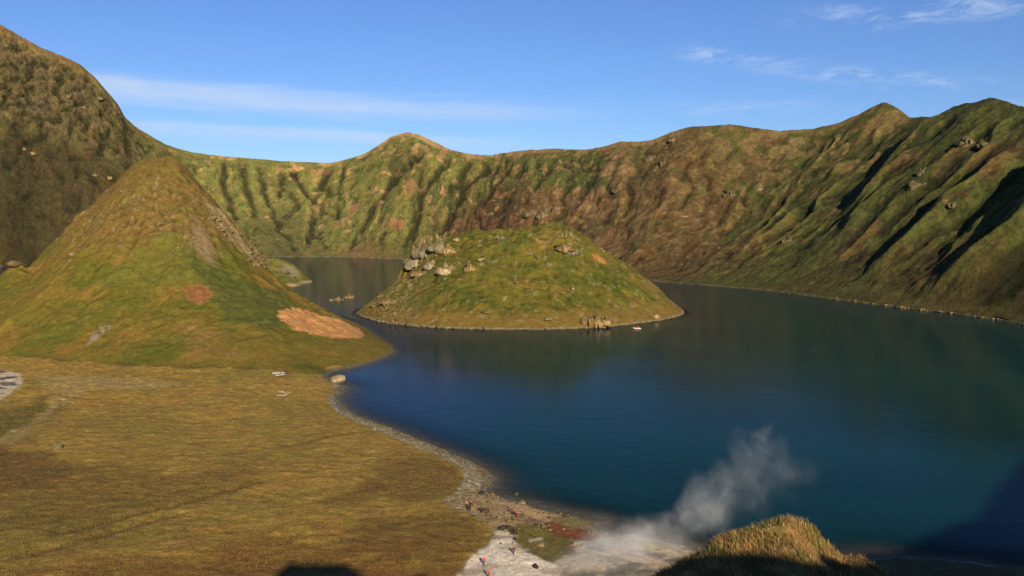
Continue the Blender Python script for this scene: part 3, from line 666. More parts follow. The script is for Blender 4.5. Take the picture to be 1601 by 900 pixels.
gcol = lerp(gcol, g_(C(.55,.46,.34), sh3), .8 * pmask(T((828,848),(846,845),(850,853),(838,858),(828,855)), x, y, .3, 37, 1, 2))
gcol = lerp(gcol, g_(C(.19,.055,.018), sh3), .9 * pmask(T((850,820),(880,818),(905,824),(938,830),(936,843),(908,850),(885,843),(860,833)), x, y, .5, 38, 1.6, 4))
gcol = lerp(gcol, g_(C(.20,.15,.055), sh3), .85 * pmask(T((868,805),(905,803),(940,818),(930,828),(890,824),(860,818)), x, y, .5, 39, 1.6, 3))
gcol = lerp(gcol, g_(C(.20,.075,.035), sh3), .8 * pmask(T((888,858),(910,853),(912,857),(890,866),(900,866),(898,870),(884,868)), x, y, .3, 40, 1, 2))
dark_r = T((1330,860),(1601,880),(1800,905),(1700,960),(1250,960))
gcol = lerp(gcol, g_(C(.085,.075,.02), sh3), .9 * pmask(dark_r, x, y, 1, 41, 3, 6))  # shore in the ridge's shadow, its shade painted into the colour too
col = np.where(isC[..., None], col, lerp(col, gcol, bch))
pl = pmask(POOL, x, y, .8, 44, 2, 6) * (~isC)
col = lerp(col, lerp(g_(C(.46,.37,.26), sh3), g_(C(.12,.10,.08), sh3), ss(n2 + .3 * fbm(x / 6, y / 6, 2, 45), .05, .3)), pl)
# stony shoreline of the cone
col = lerp(col, g_(C(.10,.09,.065), sh3), (1 - ss(z + .3 * n3, .25, .9)) * .9)
z = z + hum * (1 - bch) + .12 * n3 * bch
landV = np.stack([x, y, z], -1).reshape(-1, 3); tint = np.clip(col.reshape(-1, 3), .006, .9)
Q = gridq(*x.shape); fc = isC.ravel()[Q[:, 0]]; fb = (bch.ravel()[Q[:, 0]] > .5) & ~fc; fh = ((zh > zp + 2).ravel()[Q[:, 0]]) & ~fc
sub('hill', landV, Q[fc], M_NEAR, tint)
sub('beach', landV, Q[fb], M_NEAR, tint)
sub('meadow', landV, Q[~fc & ~fb], M_NEAR, tint)
# the slope the photograph was taken from
def polar(az0, az1, na, rr):
    R2, A2 = np.meshgrid(rr, np.radians(np.linspace(az0, az1, na)), indexing='ij')
    X, Y = R2 * np.sin(A2), R2 * np.cos(A2); return X, Y, land(X, Y)
for a0, a1, na, rr in [(-52,52,260,np.linspace(.3,128,130)), (52,308,420,np.r_[np.linspace(.3,60,50), np.linspace(62,520,70)])]:
    X, Y, Z = polar(a0, a1, na, rr)
    nn = fbm(X / 12, Y / 12, 4, 241)
    tcol = lerp(g_(C(.10,.085,.02), X.shape + (3,)), g_(C(.17,.11,.035), X.shape + (3,)), ss(nn, -.2, .3))
    o = mesh_np('slope', np.stack([X, Y, Z], -1).reshape(-1, 3), gridq(*X.shape), M_NEAR, tcol.reshape(-1, 3)); o['kind'] = 'structure'

# ================================================================== island
gx, gy = np.meshgrid(np.arange(-135, 150, .55), np.arange(455, 720, .7), indexing='xy')
z = isl(gx, gy); x, y = gx, gy; sh3 = x.shape + (3,)
n1 = fbm(x / 30, y / 24, 4, 251); n2 = fbm(x / 8, y / 8, 4, 252); n3 = fbm(x / 2.5, y / 2.5, 3, 253)
col = lerp(g_(C(.135,.128,.022), sh3), g_(C(.082,.10,.018), sh3), ss(n1 + .5 * n2, -.25, .3))
col = lerp(col, g_(C(.19,.145,.034), sh3), ss(fbm(x / 18, y / 12, 4, 254), .05, .35) * .7)
col = lerp(col, g_(C(.21,.14,.04), sh3), (1 - ss(z + 3 * n2, 5, 13)) * .6)
wst = (1 - ss(x + 8 * n2, -80, -45))
col = lerp(col, g_(C(.20,.16,.10), sh3), wst * ss(n2 + n3 * .6, -.2, .3) * .7)
rkm = ss(fbm(x / 5, y / 5, 4, 255), .27, .4)
col = lerp(col, g_(C(.26,.225,.16), sh3), rkm * .6)
cz_ = cragzone(x, y) * ss(n2 + .7 * n3, -.35, .0); col = lerp(col, lerp(g_(C(.12,.095,.05), sh3), g_(C(.30,.245,.15), sh3), ss(n3 + .5 * n2, -.2, .25)), cz_ * .9)
hol = z - blur(z, 5); col = col * C(.80, .72, .58); col = lerp(col, col * .6, ss(-hol, .1, .7)); col = lerp(col, col * 1.22, ss(hol, .1, .8))  # island relief shaded in the colour as well, dark hollows and light crests
islf = lambda a, b_: isl(np.asarray(a), np.asarray(b_))
SEEI = Seen(np.stack([x, y, z], -1).reshape(-1, 3))
def ipt(px, py): return SEEI(px, py)
def ipoly(*q): return [ipt(*a)[:2] for a in q if ipt(*a) is not None]
col = lerp(col, g_(C(.30,.13,.04), sh3), .9 * pmask(ipoly((924,394),(936,397),(952,412),(946,411),(930,403)), x, y, .8, 1, 1.2, 4))
col = lerp(col, g_(C(.30,.15,.05), sh3), .9 * pmask(ipoly((832,369),(840,371),(850,380),(843,379)), x, y, .6, 2, 1.2, 4))
col = lerp(col, g_(C(.17,.11,.05), sh3), .7 * pmask(ipoly((1005,430),(1022,438),(1035,452),(1022,452),(1010,442)), x, y, 1.2, 3, 1.5, 4))
col = lerp(col, g_(C(.27,.23,.16), sh3), ss(z, .2, .5) * (1 - ss(z + .6 * n3, .7, 1.2)) * .6)
col = lerp(col, g_(C(.035,.03,.02), sh3), 1 - ss(z + .1 * n3, .15, .55))
V = np.stack([x, y, z], -1).reshape(-1, 3); Q = gridq(*x.shape); keep = (z.ravel()[Q] > -4).any(1)
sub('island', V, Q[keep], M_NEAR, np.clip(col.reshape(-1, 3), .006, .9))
# headland
gx, gy = np.meshgrid(np.arange(-500, -180, 1.1), np.arange(730, 910, 1.1), indexing='xy')
z = head(gx, gy); x, y = gx, gy; sh3 = x.shape + (3,)
n2 = fbm(x / 9, y / 9, 4, 261)
col = lerp(g_(C(.15,.13,.026), sh3), g_(C(.085,.088,.02), sh3), ss(n2, -.2, .3))
col = lerp(col, g_(C(.20,.17,.11), sh3), .7 * blob(x, y, at_z(455, 436, 4), 8, 10, 0, 3))
col = lerp(col, g_(C(.30,.22,.12), sh3), (1 - ss(z + n2, 1, 3)) * .8)
V = np.stack([x, y, z], -1).reshape(-1, 3); Q = gridq(*x.shape); keep = (z.ravel()[Q] > -4).any(1)
sub('headland', V, Q[keep], M_NEAR, np.clip(col.reshape(-1, 3), .006, .9))

# ================================================================== water
mt, b, t = mat('lake_water', .10, .055)
n, l = t.nodes, t.links
b.inputs['IOR'].default_value = 1.33
tcx = n.new('ShaderNodeTexCoord')
a1 = n.new('ShaderNodeAttribute'); a1.attribute_name = 'tint'
l.new(a1.outputs['Color'], b.inputs['Base Color'])
prevn = None
for sc, stx, dist in ((.22, .6, .22), (.9, 1, .07)):
    mp = n.new('ShaderNodeMapping'); mp.inputs['Scale'].default_value = (sc * stx, sc, sc); l.new(tcx.outputs['Object'], mp.inputs[0])
    no = n.new('ShaderNodeTexNoise'); no.inputs['Scale'].default_value = 1; no.inputs['Detail'].default_value = 4; l.new(mp.outputs[0], no.inputs['Vector'])
    bp = n.new('ShaderNodeBump'); bp.inputs['Strength'].default_value = .5; bp.inputs['Distance'].default_value = dist
    l.new(no.outputs[0], bp.inputs['Height'])
    if prevn is not None: l.new(prevn, bp.inputs['Normal'])
    prevn = bp.outputs[0]
l.new(prevn, b.inputs['Normal'])
aa = n.new('ShaderNodeAttribute'); aa.attribute_name = 'clarity'
l.new(aa.outputs['Fac'], b.inputs['Alpha'])
azw = np.radians(np.linspace(-60, 60, 460)); rw = np.r_[np.linspace(60, 620, 420), np.linspace(624, 1700, 160)]
R2, A2 = np.meshgrid(rw, azw, indexing='ij'); X, Y = R2 * np.sin(A2), R2 * np.cos(A2)
depth = -np.maximum(np.maximum(plain(X, Y)[0], ISL(X, Y)), -20)
al = 1 - np.exp(-np.clip(depth, .02, 50) / 1.3); al = np.where(plain(X, Y)[1] > 3, 1, al)
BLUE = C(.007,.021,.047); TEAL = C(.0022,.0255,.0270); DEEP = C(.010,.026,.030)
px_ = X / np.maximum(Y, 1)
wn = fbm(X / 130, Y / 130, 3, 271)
wc = lerp(g_(BLUE, X.shape + (3,)), g_(TEAL, X.shape + (3,)), ss(px_ + .10 * wn, -.19, .03))  # sky reflection painted into the water colour: bluer towards the left
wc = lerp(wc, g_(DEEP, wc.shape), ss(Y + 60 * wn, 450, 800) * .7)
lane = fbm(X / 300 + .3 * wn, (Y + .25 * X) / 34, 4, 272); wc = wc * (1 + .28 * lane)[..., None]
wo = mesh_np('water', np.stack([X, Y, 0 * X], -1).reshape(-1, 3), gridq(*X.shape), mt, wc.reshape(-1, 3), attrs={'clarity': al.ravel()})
wo['kind'] = 'structure'
A3 = np.radians(np.linspace(-60, 60, 40)); R3 = np.array([1700, 4000, 12000, 60000.])
R2, A2 = np.meshgrid(R3, A3, indexing='ij'); X, Y = R2 * np.sin(A2), R2 * np.cos(A2)
o = mesh_np('sea', np.stack([X, Y, 0 * X - .5], -1).reshape(-1, 3), gridq(*X.shape), mt, np.tile(DEEP, (X.size, 1)), attrs={'clarity': np.ones(X.size)}); o['kind'] = 'structure'
A3 = np.radians(np.linspace(60, 300, 80)); R3 = np.array([300, 700, 2000, 8000, 60000.])
R2, A2 = np.meshgrid(R3, A3, indexing='ij'); X, Y = R2 * np.sin(A2), R2 * np.cos(A2)
o = mesh_np('sea', np.stack([X, Y, 0 * X - .5], -1).reshape(-1, 3), gridq(*X.shape), mt, np.tile(DEEP, (X.size, 1)), attrs={'clarity': np.ones(X.size)}); o['kind'] = 'structure'
# lake bed under everything
M_BED = plainmat('lake_bed', (.05, .045, .03))
o = mesh_np('lake_bed', np.array([(-3000,-900,-31),(3000,-900,-31),(3000,3000,-31),(-3000,3000,-31)]), np.array([[0,1,2,3]]), M_BED); o['kind'] = 'structure'

# ================================================================== foreground knoll with grass
kp = []
for px, py, D in [(1010,902,33.5),(1060,876,34),(1120,848,34.6),(1150,834,34.9),(1180,820,35.3),(1205,811,35.6),(1240,808,36),(1268,817,36),(1285,833,35.6),(1297,853,35),(1310,866,34.6),(1335,866,34.3),(1350,868,34.2),(1368,880,34),(1388,896,33.7),(1405,915,33.4)]:
    x_, y_, z_ = at_D(px, py, D); z_ -= .22
    kp.append((x_, y_, z_)); kp.append((x_ + (.5 if px > 1240 else 0), y_ + 3.2, z_ - 3.4)); kp.append((x_, y_ + 9, z_ - 13))
for px, py, D in [(1150,880,33),(1240,850,34),(1240,885,32.4),(1310,890,32.6),(1180,858,34),(1080,905,32.6),(1350,900,32.6),(1240,905,31.6)]:
    kp.append(at_D(px, py, D))
for x_ in range(-4, 28, 4):
    kp.append((x_, 27, 54.0 + (2 if 2 < x_ < 18 else -3))); kp.append((x_, 20, 57 if 0 < x_ < 14 else 50)); kp.append((x_, 50, 28))
for x_, z_ in [(4,46),(0,41),(22,46),(26,41)]:
    kp.append((x_, 36, z_)); kp.append((x_, 42, z_ - 8))
KN = RBF(kp, .8)
def knoll(x, y): return KN(x, y) + .18 * fbm(x / 1.6, y / 1.6, 3, 281) + .25 * fbm(x / 4, y / 4, 2, 282)
gx, gy = np.meshgrid(np.arange(-6, 30, .14), np.arange(18, 52, .14), indexing='xy')
z = knoll(gx, gy); n2 = fbm(gx / 1.3, gy / 1.3, 4, 283)
M_KN = terrain_mat('foreground_grass', (3, 14), .8, (.08, .03), .4)
col = lerp(g_(C(.14,.11,.03), gx.shape + (3,)), g_(C(.30,.17,.055), gx.shape + (3,)), ss(n2, -.2, .3))
V = np.stack([gx, gy, z], -1).reshape(-1, 3)
o = mesh_np('knoll', V, gridq(*gx.shape), M_KN, col.reshape(-1, 3)); o['kind'] = 'structure'
# blades: one tapering bent strip each, thousands of them
def blades(name, fn, xs, ys, hmin, hmax, wd, cols, seed):
    r = np.random.default_rng(seed); nB = len(xs); zs = fn(xs, ys)
    a = r.uniform(0, 2 * np.pi, nB); hgt = r.uniform(hmin, hmax, nB) * (1 + .5 * fbm(xs / 1.1, ys / 1.1, 2, seed))
    lean = r.uniform(.1, 1.0, nB) * hgt; la = 2.6 + 3.0 * fbm(xs / 1.5, ys / 1.5, 2, seed + 3) + r.normal(0, .8, nB)
    wx, wy = np.cos(a) * wd, np.sin(a) * wd
    P = np.empty((nB, 5, 3))
    bx, by = np.cos(la) * lean, np.sin(la) * lean
    P[:, 0] = np.c_[xs - wx, ys - wy, zs - .05]; P[:, 1] = np.c_[xs + wx, ys + wy, zs - .05]
    P[:, 2] = np.c_[xs + wx * .8 + bx * .35, ys + wy * .8 + by * .35, zs + hgt * .6]; P[:, 3] = np.c_[xs - wx * .8 + bx * .35, ys - wy * .8 + by * .35, zs + hgt * .6]
    P[:, 4] = np.c_[xs + bx, ys + by, zs + hgt * .95]
    i = np.arange(nB)[:, None] * 5
    T3 = np.concatenate([i + [0, 1, 2], i + [0, 2, 3], i + [3, 2, 4]])
    tn = np.repeat(cols, 5, 0)
    o = mesh_np(name, P.reshape(-1, 3), T3, M_BLADE, tn, smooth=False); return o
M_BLADE, b, t = mat('grass_blades', .7, .2)
at = t.nodes.new('ShaderNodeAttribute'); at.attribute_name = 'tint'
no = t.nodes.new('ShaderNodeTexNoise'); no.inputs['Scale'].default_value = 5
tx = t.nodes.new('ShaderNodeTexCoord'); t.links.new(tx.outputs['Object'], no.inputs['Vector'])
mr = t.nodes.new('ShaderNodeMapRange'); mr.inputs[3].default_value = .6; mr.inputs[4].default_value = 1.4; t.links.new(no.outputs[0], mr.inputs[0])
mx = t.nodes.new('ShaderNodeVectorMath'); mx.operation = 'SCALE'; t.links.new(at.outputs['Color'], mx.inputs[0]); t.links.new(mr.outputs[0], mx.inputs['Scale'])
t.links.new(mx.outputs[0], b.inputs['Base Color'])
r = np.random.default_rng(5)
nB = 95000
bx = r.uniform(3, 23, nB); by = r.uniform(29, 39.5, nB)
cl_ = fbm(bx / .9, by / .9, 2, 291); keep = r.uniform(-.5, .6, nB) < cl_ * 1.6 + .15
bx, by = bx[keep], by[keep]; c1 = fbm(bx / 1.2, by / 1.2, 3, 292); rr1 = r.uniform(0, 1, len(bx))
bc = lerp(g_(C(.27,.155,.055), (len(bx), 3)), g_(C(.10,.095,.022), (len(bx), 3)), ss(c1 + .5 * (rr1 - .5), -.15, .25))
bc = lerp(bc, g_(C(.50,.36,.15), bc.shape), (rr1 > .88) * .8); bc = bc * r.uniform(.6, 1.25, (len(bx), 1))
g = blades('grass', knoll, bx, by, .07, .36, .011, bc, 5); g['kind'] = 'stuff'
# tussocks over the meadow and the near ground
nB = 60000
aa_ = r.uniform(R(-34), R(12), nB); rr2 = 150 + 250 * r.uniform(0, 1, nB) ** 1.3
bx, by = rr2 * np.sin(aa_), rr2 * np.cos(aa_)
zp_, d_ = plain(bx, by); zc_ = cone(bx, by); bm = sdist(beach_poly, bx, by)
k_ = (d_ > 6) & (zc_ < zp_ - .1) & (bm < -1)
bx, by = bx[k_], by[k_]; c1 = fbm(bx / 14, by / 9, 3, 293)
bc = lerp(g_(C(.16,.115,.03), (len(bx), 3)), g_(C(.10,.068,.02), (len(bx), 3)), ss(c1 + .2 * r.normal(0, 1, len(bx)), -.3, .4)) * r.uniform(.7, 1.2, (len(bx), 1))
g = blades('grass', lambda a, c: plain(a, c)[0] + .1, bx, by, .10, .32, .07, bc, 6); g['kind'] = 'stuff'

# ================================================================== rocks
import bmesh
def tag(o, label=None, cat=None, group=None, kind=None):
    if label: o['label'] = label
    if cat: o['category'] = cat
    if group: o['group'] = group
    if kind: o['kind'] = kind
    return o
def polyrock(r, sub_, sx_, sy_, sz_, nplanes=16, rough=.05, cut=.25):
    bm = bmesh.new(); bmesh.ops.create_icosphere(bm, subdivisions=sub_, radius=1)
    P = np.array([v.co[:] for v in bm.verts]); Fc = [[v.index for v in f.verts] for f in bm.faces]; bm.free()
    pl_ = r.normal(size=(nplanes, 3)); pl_ /= np.linalg.norm(pl_, axis=1)[:, None]; d_ = r.uniform(.62, 1.0, nplanes)
    dt = P @ pl_.T; rad = np.where(dt > .05, d_[None] / np.maximum(dt, .05), 9).min(1); rad = np.minimum(rad, 1.25)
    P = P * rad[:, None]; P += rough * np.stack([fbm(P[:, 1] * 3 + i, P[:, 2] * 3 + P[:, 0] * 2, 3, int(r.integers(999))) for i in range(3)], 1)
    P *= [sx_, sy_, sz_]; P[:, 2] += sz_ * (1 - cut)
    return P, np.array(Fc)
def crag(r, n, wide, tall, depth_, sub_=3):
    """a knot of close-packed weathered blocks"""
    Vs, Fs, k = [], [], 0
    for row in (0, 1):
        for i in range(n + row):
            u = (i + .5) / (n + row) * 2 - 1 + r.normal() * .1; h = tall * (1 - .5 * abs(u) ** 1.6) * r.uniform(.6, 1.05) * (1 - .28 * row)
            wd_ = wide / n * r.uniform(1.0, 1.7)
            P, Fc = polyrock(r, sub_, wd_, depth_ * r.uniform(.45, .7), h * .58, 16, .11, .3)
            P[:, 0] *= 1 - .1 * np.clip(P[:, 2] / h, 0, 1)
            P[:, 0] += P[:, 2] * r.normal() * .08; P += [u * wide * .75, (-.3 if row else .15) * depth_ + r.normal() * depth_ * .12, -.1 * h]
            Vs.append(P); Fs.append(Fc + k); k += len(P)
    return np.concatenate(Vs), np.concatenate(Fs)
ROCKM = {}
def rock_mesh(kind, i, mt):
    key = (kind, i, mt.name)
    if key not in ROCKM:
        r = np.random.default_rng(i * 7 + len(kind))
        if kind == 'boulder': V, Fc = polyrock(r, 3, r.uniform(.45, .6), r.uniform(.38, .55), r.uniform(.3, .45))
        elif kind == 'stone': V, Fc = polyrock(r, 2, r.uniform(.42, .6), r.uniform(.38, .55), r.uniform(.28, .42), 12)
        else: V, Fc = crag(r, 3 + i % 2, .55, .9, .6)
        o = mesh_np(kind, V, Fc, mt, smooth=False); ROCKM[key] = o.data; bpy.data.objects.remove(o)
    return ROCKM[key]
def rock(name, kind, i, mt, loc, size, rot=None, label=None, cat='rock', group=None, sink=.15):
    o = bpy.data.objects.new(name, rock_mesh(kind, i, mt)); COL.objects.link(o)
    if not isinstance(size, (tuple, list)): size = (size,) * 3
    o.location = (loc[0], loc[1], loc[2] - size[2] * sink); o.scale = size
    o.rotation_euler = (0, 0, random.uniform(0, 6.28) if rot is None else rot)
    return tag(o, label, cat, group)
# --- crags and rocks of the island
ISLR = [  # px, py of the foot, width m, height m, kind, index, material, label
 (648,412,9,13,'crag',0,M_ROCK,'tall grey crag at the sheer western edge of the island, lowest of its row'),
 (664,396,10,13,'crag',1,M_ROCK,'grey splintered crag beside the dark cleft on the island\'s western cliff'),
 (684,388,9,12,'crag',2,M_ROCK,'pointed crag crowning the island\'s western cliff'),
 (700,392,7,9,'crag',3,M_TANROCK,'tan lichen-covered crag just right of the pointed crown of the cliff'),
 (655,428,7,7,'crag',4,M_TANROCK,'low tan crag at the foot of the island\'s western cliff'),
 (671,416,6,8,'crag',5,M_ROCK,'narrow grey pillar below the dark cleft of the western cliff'),
 (693,424,8,10,'crag',6,M_PALE,'pale grey rock standing alone in the grass right of the western cliff'),
 (732,420,6,10,'crag',3,M_TANROCK,'tan rock with a dark left side in the middle of the island\'s upper slope'),
 (754,405,7,6,'boulder',1,M_PALE,'light rounded rock high on the island\'s left half'),
 (785,371,5,6,'crag',1,M_ROCK,'small grey tooth below the island\'s flat left summit'),
 (714,374,4,5,'crag',2,M_TANROCK,'small rock on the skyline left of the flat summit'),
 (885,388,11,9,'crag',5,M_TANROCK,'broad olive-grey crag just under the island\'s highest point'),
 (895,394,6,8,'crag',0,M_ROCK,'grey slab at the right end of the crag under the summit'),
 (870,385,5,4,'boulder',2,M_DARKROCK,'dark rock in the notch left of the summit crag'),
 (859,352,4,3,'boulder',3,M_ROCK,'rock sitting on the island\'s highest point'),
 (841,402,6,5,'boulder',4,M_ROCK,'grey rock on the grass below the summit crag'),
 (943,392,4,2.5,'boulder',0,M_PALE,'pale block on the island\'s right skyline'),
 (808,441,5,5,'boulder',5,M_TANROCK,'weathered rock in the centre of the island\'s slope'),
 (762,487,8,4,'boulder',2,M_PALE,'wide pale rock above the island\'s front shore, left half'),
 (857,498,6,4,'boulder',3,M_PALE,'white-tipped rock above the middle of the front shore'),
 (893,452,4,4,'boulder',0,M_PALE,'small pale rock on the right half of the slope'),
 (880,456,4,3,'boulder',1,M_TANROCK,'small tan rock beside a pale one on the right half of the slope'),
 (920,502,8,12,'crag',4,M_TANROCK,'left block of the tall cracked crag near the island\'s front shore'),
 (933,504,8,13,'crag',1,M_TANROCK,'right block of the tall cracked crag near the island\'s front shore'),
 (948,503,6,8,'crag',6,M_TANROCK,'low shoulder on the right of the cracked shore crag'),
 (1027,494,4,5,'crag',2,M_PALE,'small pale rock near the island\'s right tip'),
 (972,494,4,3,'boulder',4,M_TANROCK,'brown rock between the shore crag and the right tip'),
 (1020,446,4,4,'boulder',5,M_TANROCK,'rock on the edge of the island\'s right spur'),
 (605,472,7,7,'crag',3,M_TANROCK,'grey-brown crag above the island\'s left tip'),
 (583,478,7,4,'boulder',5,M_TANROCK,'rounded rock at the water on the island\'s left end'),
 (612,455,5,4,'boulder',1,M_TANROCK,'rock on the left skyline of the island\'s low end'),
 (640,445,5,4,'boulder',2,M_ROCK,'rock under the western cliff at the lake'),
]
for px, py, wd_, ht, kd, ix, mt_, lb in ISLR:
    p = ipt(px, py)
    if p is None: continue
    rock('rock_outcrop' if kd == 'crag' else 'boulder', kd, ix, mt_, p, (wd_ * ((1.7 if px < 705 else 1.25) if kd == 'crag' else .7), wd_ * 1.0, ht * ((1.05 if px < 705 else .95) if kd == 'crag' else .6)), random.uniform(-.4, .4), lb, 'crag' if kd == 'crag' else 'boulder')
r = np.random.default_rng(12); cnt = 0
for _ in range(4000):                                   # rubble below the western cliff and along the left shore
    if cnt >= 120: break
    px, py = r.uniform(560, 760), r.uniform(385, 512)
    p = ipt(px, py)
    if p is None or p[2] < .3: continue
    d_c = (px - 655) / 60
    pr = max(math.exp(-((px - 665) / 40) ** 2 - ((py - 425) / 28) ** 2), 1.0 if p[2] < 2.5 and px < 660 else 0, .5 if px < 640 else .05)
    if r.uniform() > pr: continue
    sz = r.uniform(.9, 3.0); cnt += 1
    rock('boulder', 'stone', int(r.integers(5)), [M_TANROCK, M_ROCK, M_TANROCK][int(r.integers(3))], p, (sz, sz, sz * r.uniform(.7, 1.3)), None, 'loose stone among the rubble on the island\'s rocky left end', 'boulder', 'rubble on the left end of the island')
for px in list(np.linspace(576, 1060, 110)):            # stones at the waterline
    D = None; py = np.interp(px, [q[0] for q in ISL_FRONT], [q[1] for q in ISL_FRONT]) - r.uniform(.5, 2.4)
    p = ipt(px + r.uniform(-2, 2), py)
    if p is None or p[2] > 3: continue
    sz = r.uniform(.6, 1.7) * (1.2 if px < 700 else .8)
    rock('shore_stone', 'stone', int(r.integers(5)), [M_ROCK, M_PALE, M_TANROCK, M_DARKROCK][int(r.integers(4))], p, sz, None, 'small stone at the waterline along the island\'s front shore', 'stone', 'stones along the island shore')
cnt = 0
for _ in range(2000):
    if cnt >= 46: break
    px, py = r.uniform(700, 1040), r.uniform(370, 508); p = ipt(px, py)
    if p is None or r.uniform() > .25: continue
    sz = r.uniform(.7, 2.0); cnt += 1
    rock('stone', 'stone', int(r.integers(5)), [M_TANROCK, M_ROCK][int(r.integers(2))], p, sz, None, 'small stone in the grass of the island\'s broad green slope', 'stone', 'stones on the green slope of the island')
# --- rocks of the cone hill
cnt = 0
for _ in range(6000):
    if cnt >= 130: break
    px, py = r.uniform(110, 330), r.uniform(290, 430); p = cpt(px, py)
    if p is None: continue
    if fbm(p[0] / 12, p[1] / 12 + p[2] / 12, 2, 501)[0] < .08 or py > 300 + 150 * (1 - abs(px - 215) / 220) : continue
    sz = r.uniform(.6, 1.7); cnt += 1
    rock('stone', 'stone', int(r.integers(5)), [M_PALE, M_ROCK, M_TANROCK, M_ROCK][int(r.integers(4))], p, sz, None, 'small pale stone in the rock belt below the top of the cone-shaped hill', 'stone', 'stones in the rock belt of the cone hill')
cnt = 0
for _ in range(6000):
    if cnt >= 80: break
    t_ = r.uniform(); px = 328 + 88 * t_ + r.normal() * 7; py = 322 + 82 * t_ ** 1.1 + r.uniform(-4, 22); p = cpt(px, py)
    if p is None or p[1] > 560: continue
    sz = r.uniform(1.0, 3.4) * (1 - .4 * abs(t_ - .5)); cnt += 1
    rock('boulder', 'stone', int(r.integers(5)), [M_PALE, M_TANROCK, M_TANROCK][int(r.integers(3))], p, (sz, sz, sz * r.uniform(.8, 1.5)), None, 'pale rock in the crumbling band down the right shoulder of the cone-shaped hill', 'boulder', 'rocks down the right shoulder of the cone hill')
for px, py, s_, lb in [(160,514,4.5,'grey slab lying low on the left flank of the cone hill'),(152,520,3,'smaller grey stone just below the slab on the cone hill\'s left flank'),(112,398,3.5,'upper pale block on the left flank of the cone-shaped hill'),(110,408,3,'lower pale block on the left flank of the cone-shaped hill'),(24,416,7,'rounded brown knob of rock on the cone hill\'s left shoulder'),(250,350,3.2,'white stone at the centre of the cone hill, top of the green wedge')]:
    p = cpt(px, py)
    if p: rock('boulder', 'boulder', int(px) % 6, M_TANROCK if px == 24 else M_PALE, p, (s_, s_, s_ * .8), None, lb, 'boulder')
# headland rocks
for px, py, s_, lb in [(449,427,6,'left grey rock on the headland behind the cone hill'),(458,432,7,'right grey rock on the headland behind the cone hill')]:
    p = hit(lambda a, c: head(a, c), px, py, 700, 900)
    if p: rock('boulder', 'boulder', int(px) % 6, M_ROCK, p, (s_, s_, s_ * .6), None, lb, 'boulder')
# --- two sea rocks
for px, py, sx_, sz_, kd, ix, mt_, lb in [(518,469.5,3.6,2.4,'boulder',1,M_TANROCK,'leftmost low rock of the little chain in the channel'),(523,469.5,2.6,2.0,'boulder',2,M_TANROCK,'small rock between its larger neighbours in the channel'),(528,469,5.2,4.4,'crag',5,M_TANROCK,'highest hump of the low rock chain in the channel'),
        (535.5,469,2.2,1.6,'boulder',4,M_PALE,'pale little rock at the right end of the low chain in the channel'),(545,466,6.4,6.6,'crag',1,M_TANROCK,'pointed sea rock in the channel beside the island'),(549,466,4,3.6,'boulder',0,M_TANROCK,'rounded right shoulder beside the pointed sea rock'),(541,466.5,4,2.2,'boulder',5,M_TANROCK,'flat ledge on the left of the pointed sea rock')]:
    p = at_z(px, py, 0); rock('sea_rock', kd, ix, mt_, p, (sx_, sx_ * .8, sz_), .2, lb, 'rock', None, .05)
p = at_z(528, 598, 0); rock('boulder', 'boulder', 3, M_WHITE, (p[0], p[1], .3), (5.4, 4.4, 4.6), .5, 'big whitish boulder at the water\'s edge in the bay of the meadow', 'boulder', None, .05)
# --- mountain crags
for px, py, wd_, ht, ix, lb in [(1015,246,14,22,0,'left dark grey fang of rock on the ridge above the island'),(1035,252,13,20,1,'right grey fang of rock on the ridge above the island'),(1050,216,11,12,2,'grey outcrop at the skyline above the two fangs'),(1040,228,8,9,3,'small outcrop between the skyline and the two fangs'),
        (828,330,16,18,4,'left block of the grey crag group above the island'),(846,334,20,24,5,'middle and largest block of the grey crag group above the island'),(868,322,14,20,6,'right block of the grey crag group above the island'),
        (904,313,8,10,1,'dark little crag right of the grey crag group'),(960,296,10,11,2,'small crag with grassy top on the brown mountainside'),(1137,300,15,17,3,'grey crag with dark left side in the middle of the brown mountainside'),(1186,292,9,9,0,'small dark crag right of the one on the brown mountainside'),
        (845,262,10,6,6,'low outcrop under the tan rim of the far ridge'),(1432,284,14,22,4,'bluish grey cliff standing in the deep shadow of the right mountain'),(1440,268,11,15,5,'upper step of the bluish cliff on the right mountain'),(1232,372,14,14,1,'grey scree crag beside the wedge of shadow on the right mountainside'),
        (1488,318,8,10,2,'small outcrop in the shadowed gully of the far right mountain'),(1510,218,16,12,3,'dark knobbly outcrop high on the rightmost mountain'),(1538,222,16,12,6,'second dark outcrop high on the rightmost mountain, right of the other'),(1070,334,7,8,4,'tiny pale outcrop low on the brown mountainside'),(1093,326,5,8,5,'tiny pale pinnacle on the brown mountainside'),
        (172,275,9,9,0,'whitish ledge on the left mountain just behind the cone hill'),(150,271,8,8,1,'left end of the whitish ledge behind the cone hill'),(52,236,9,8,2,'pale ledge on the left mountain near the picture edge'),(38,230,7,7,3,'small pale ledge left of the longer one on the left mountain'),
        (130,165,12,16,4,'dark rock rib on the cliffs of the left mountain'),(110,150,11,12,5,'grey rock on the cliff left of the dark rib'),(155,150,11,11,6,'grey rock on the cliff right of the dark rib'),(672,332,10,7,2,'small grey outcrop low on the green wall under the rounded peak'),(605,245,8,16,3,'pale rib of rock on the left side of the rounded peak'),
        (740,265,8,9,4,'grey outcrop on the green spur right of the rounded peak')]:
    p = wall_at(px, py)
    mt_ = M_TANROCK if 'pale' in lb or 'whitish' in lb else M_WALLROCK
    rock('rock_outcrop', 'crag', ix, mt_, p, (wd_ * 1.05, wd_ * .8, ht * .9), random.uniform(-.3, .3), lb, 'crag', None, .32)
n_ = 0
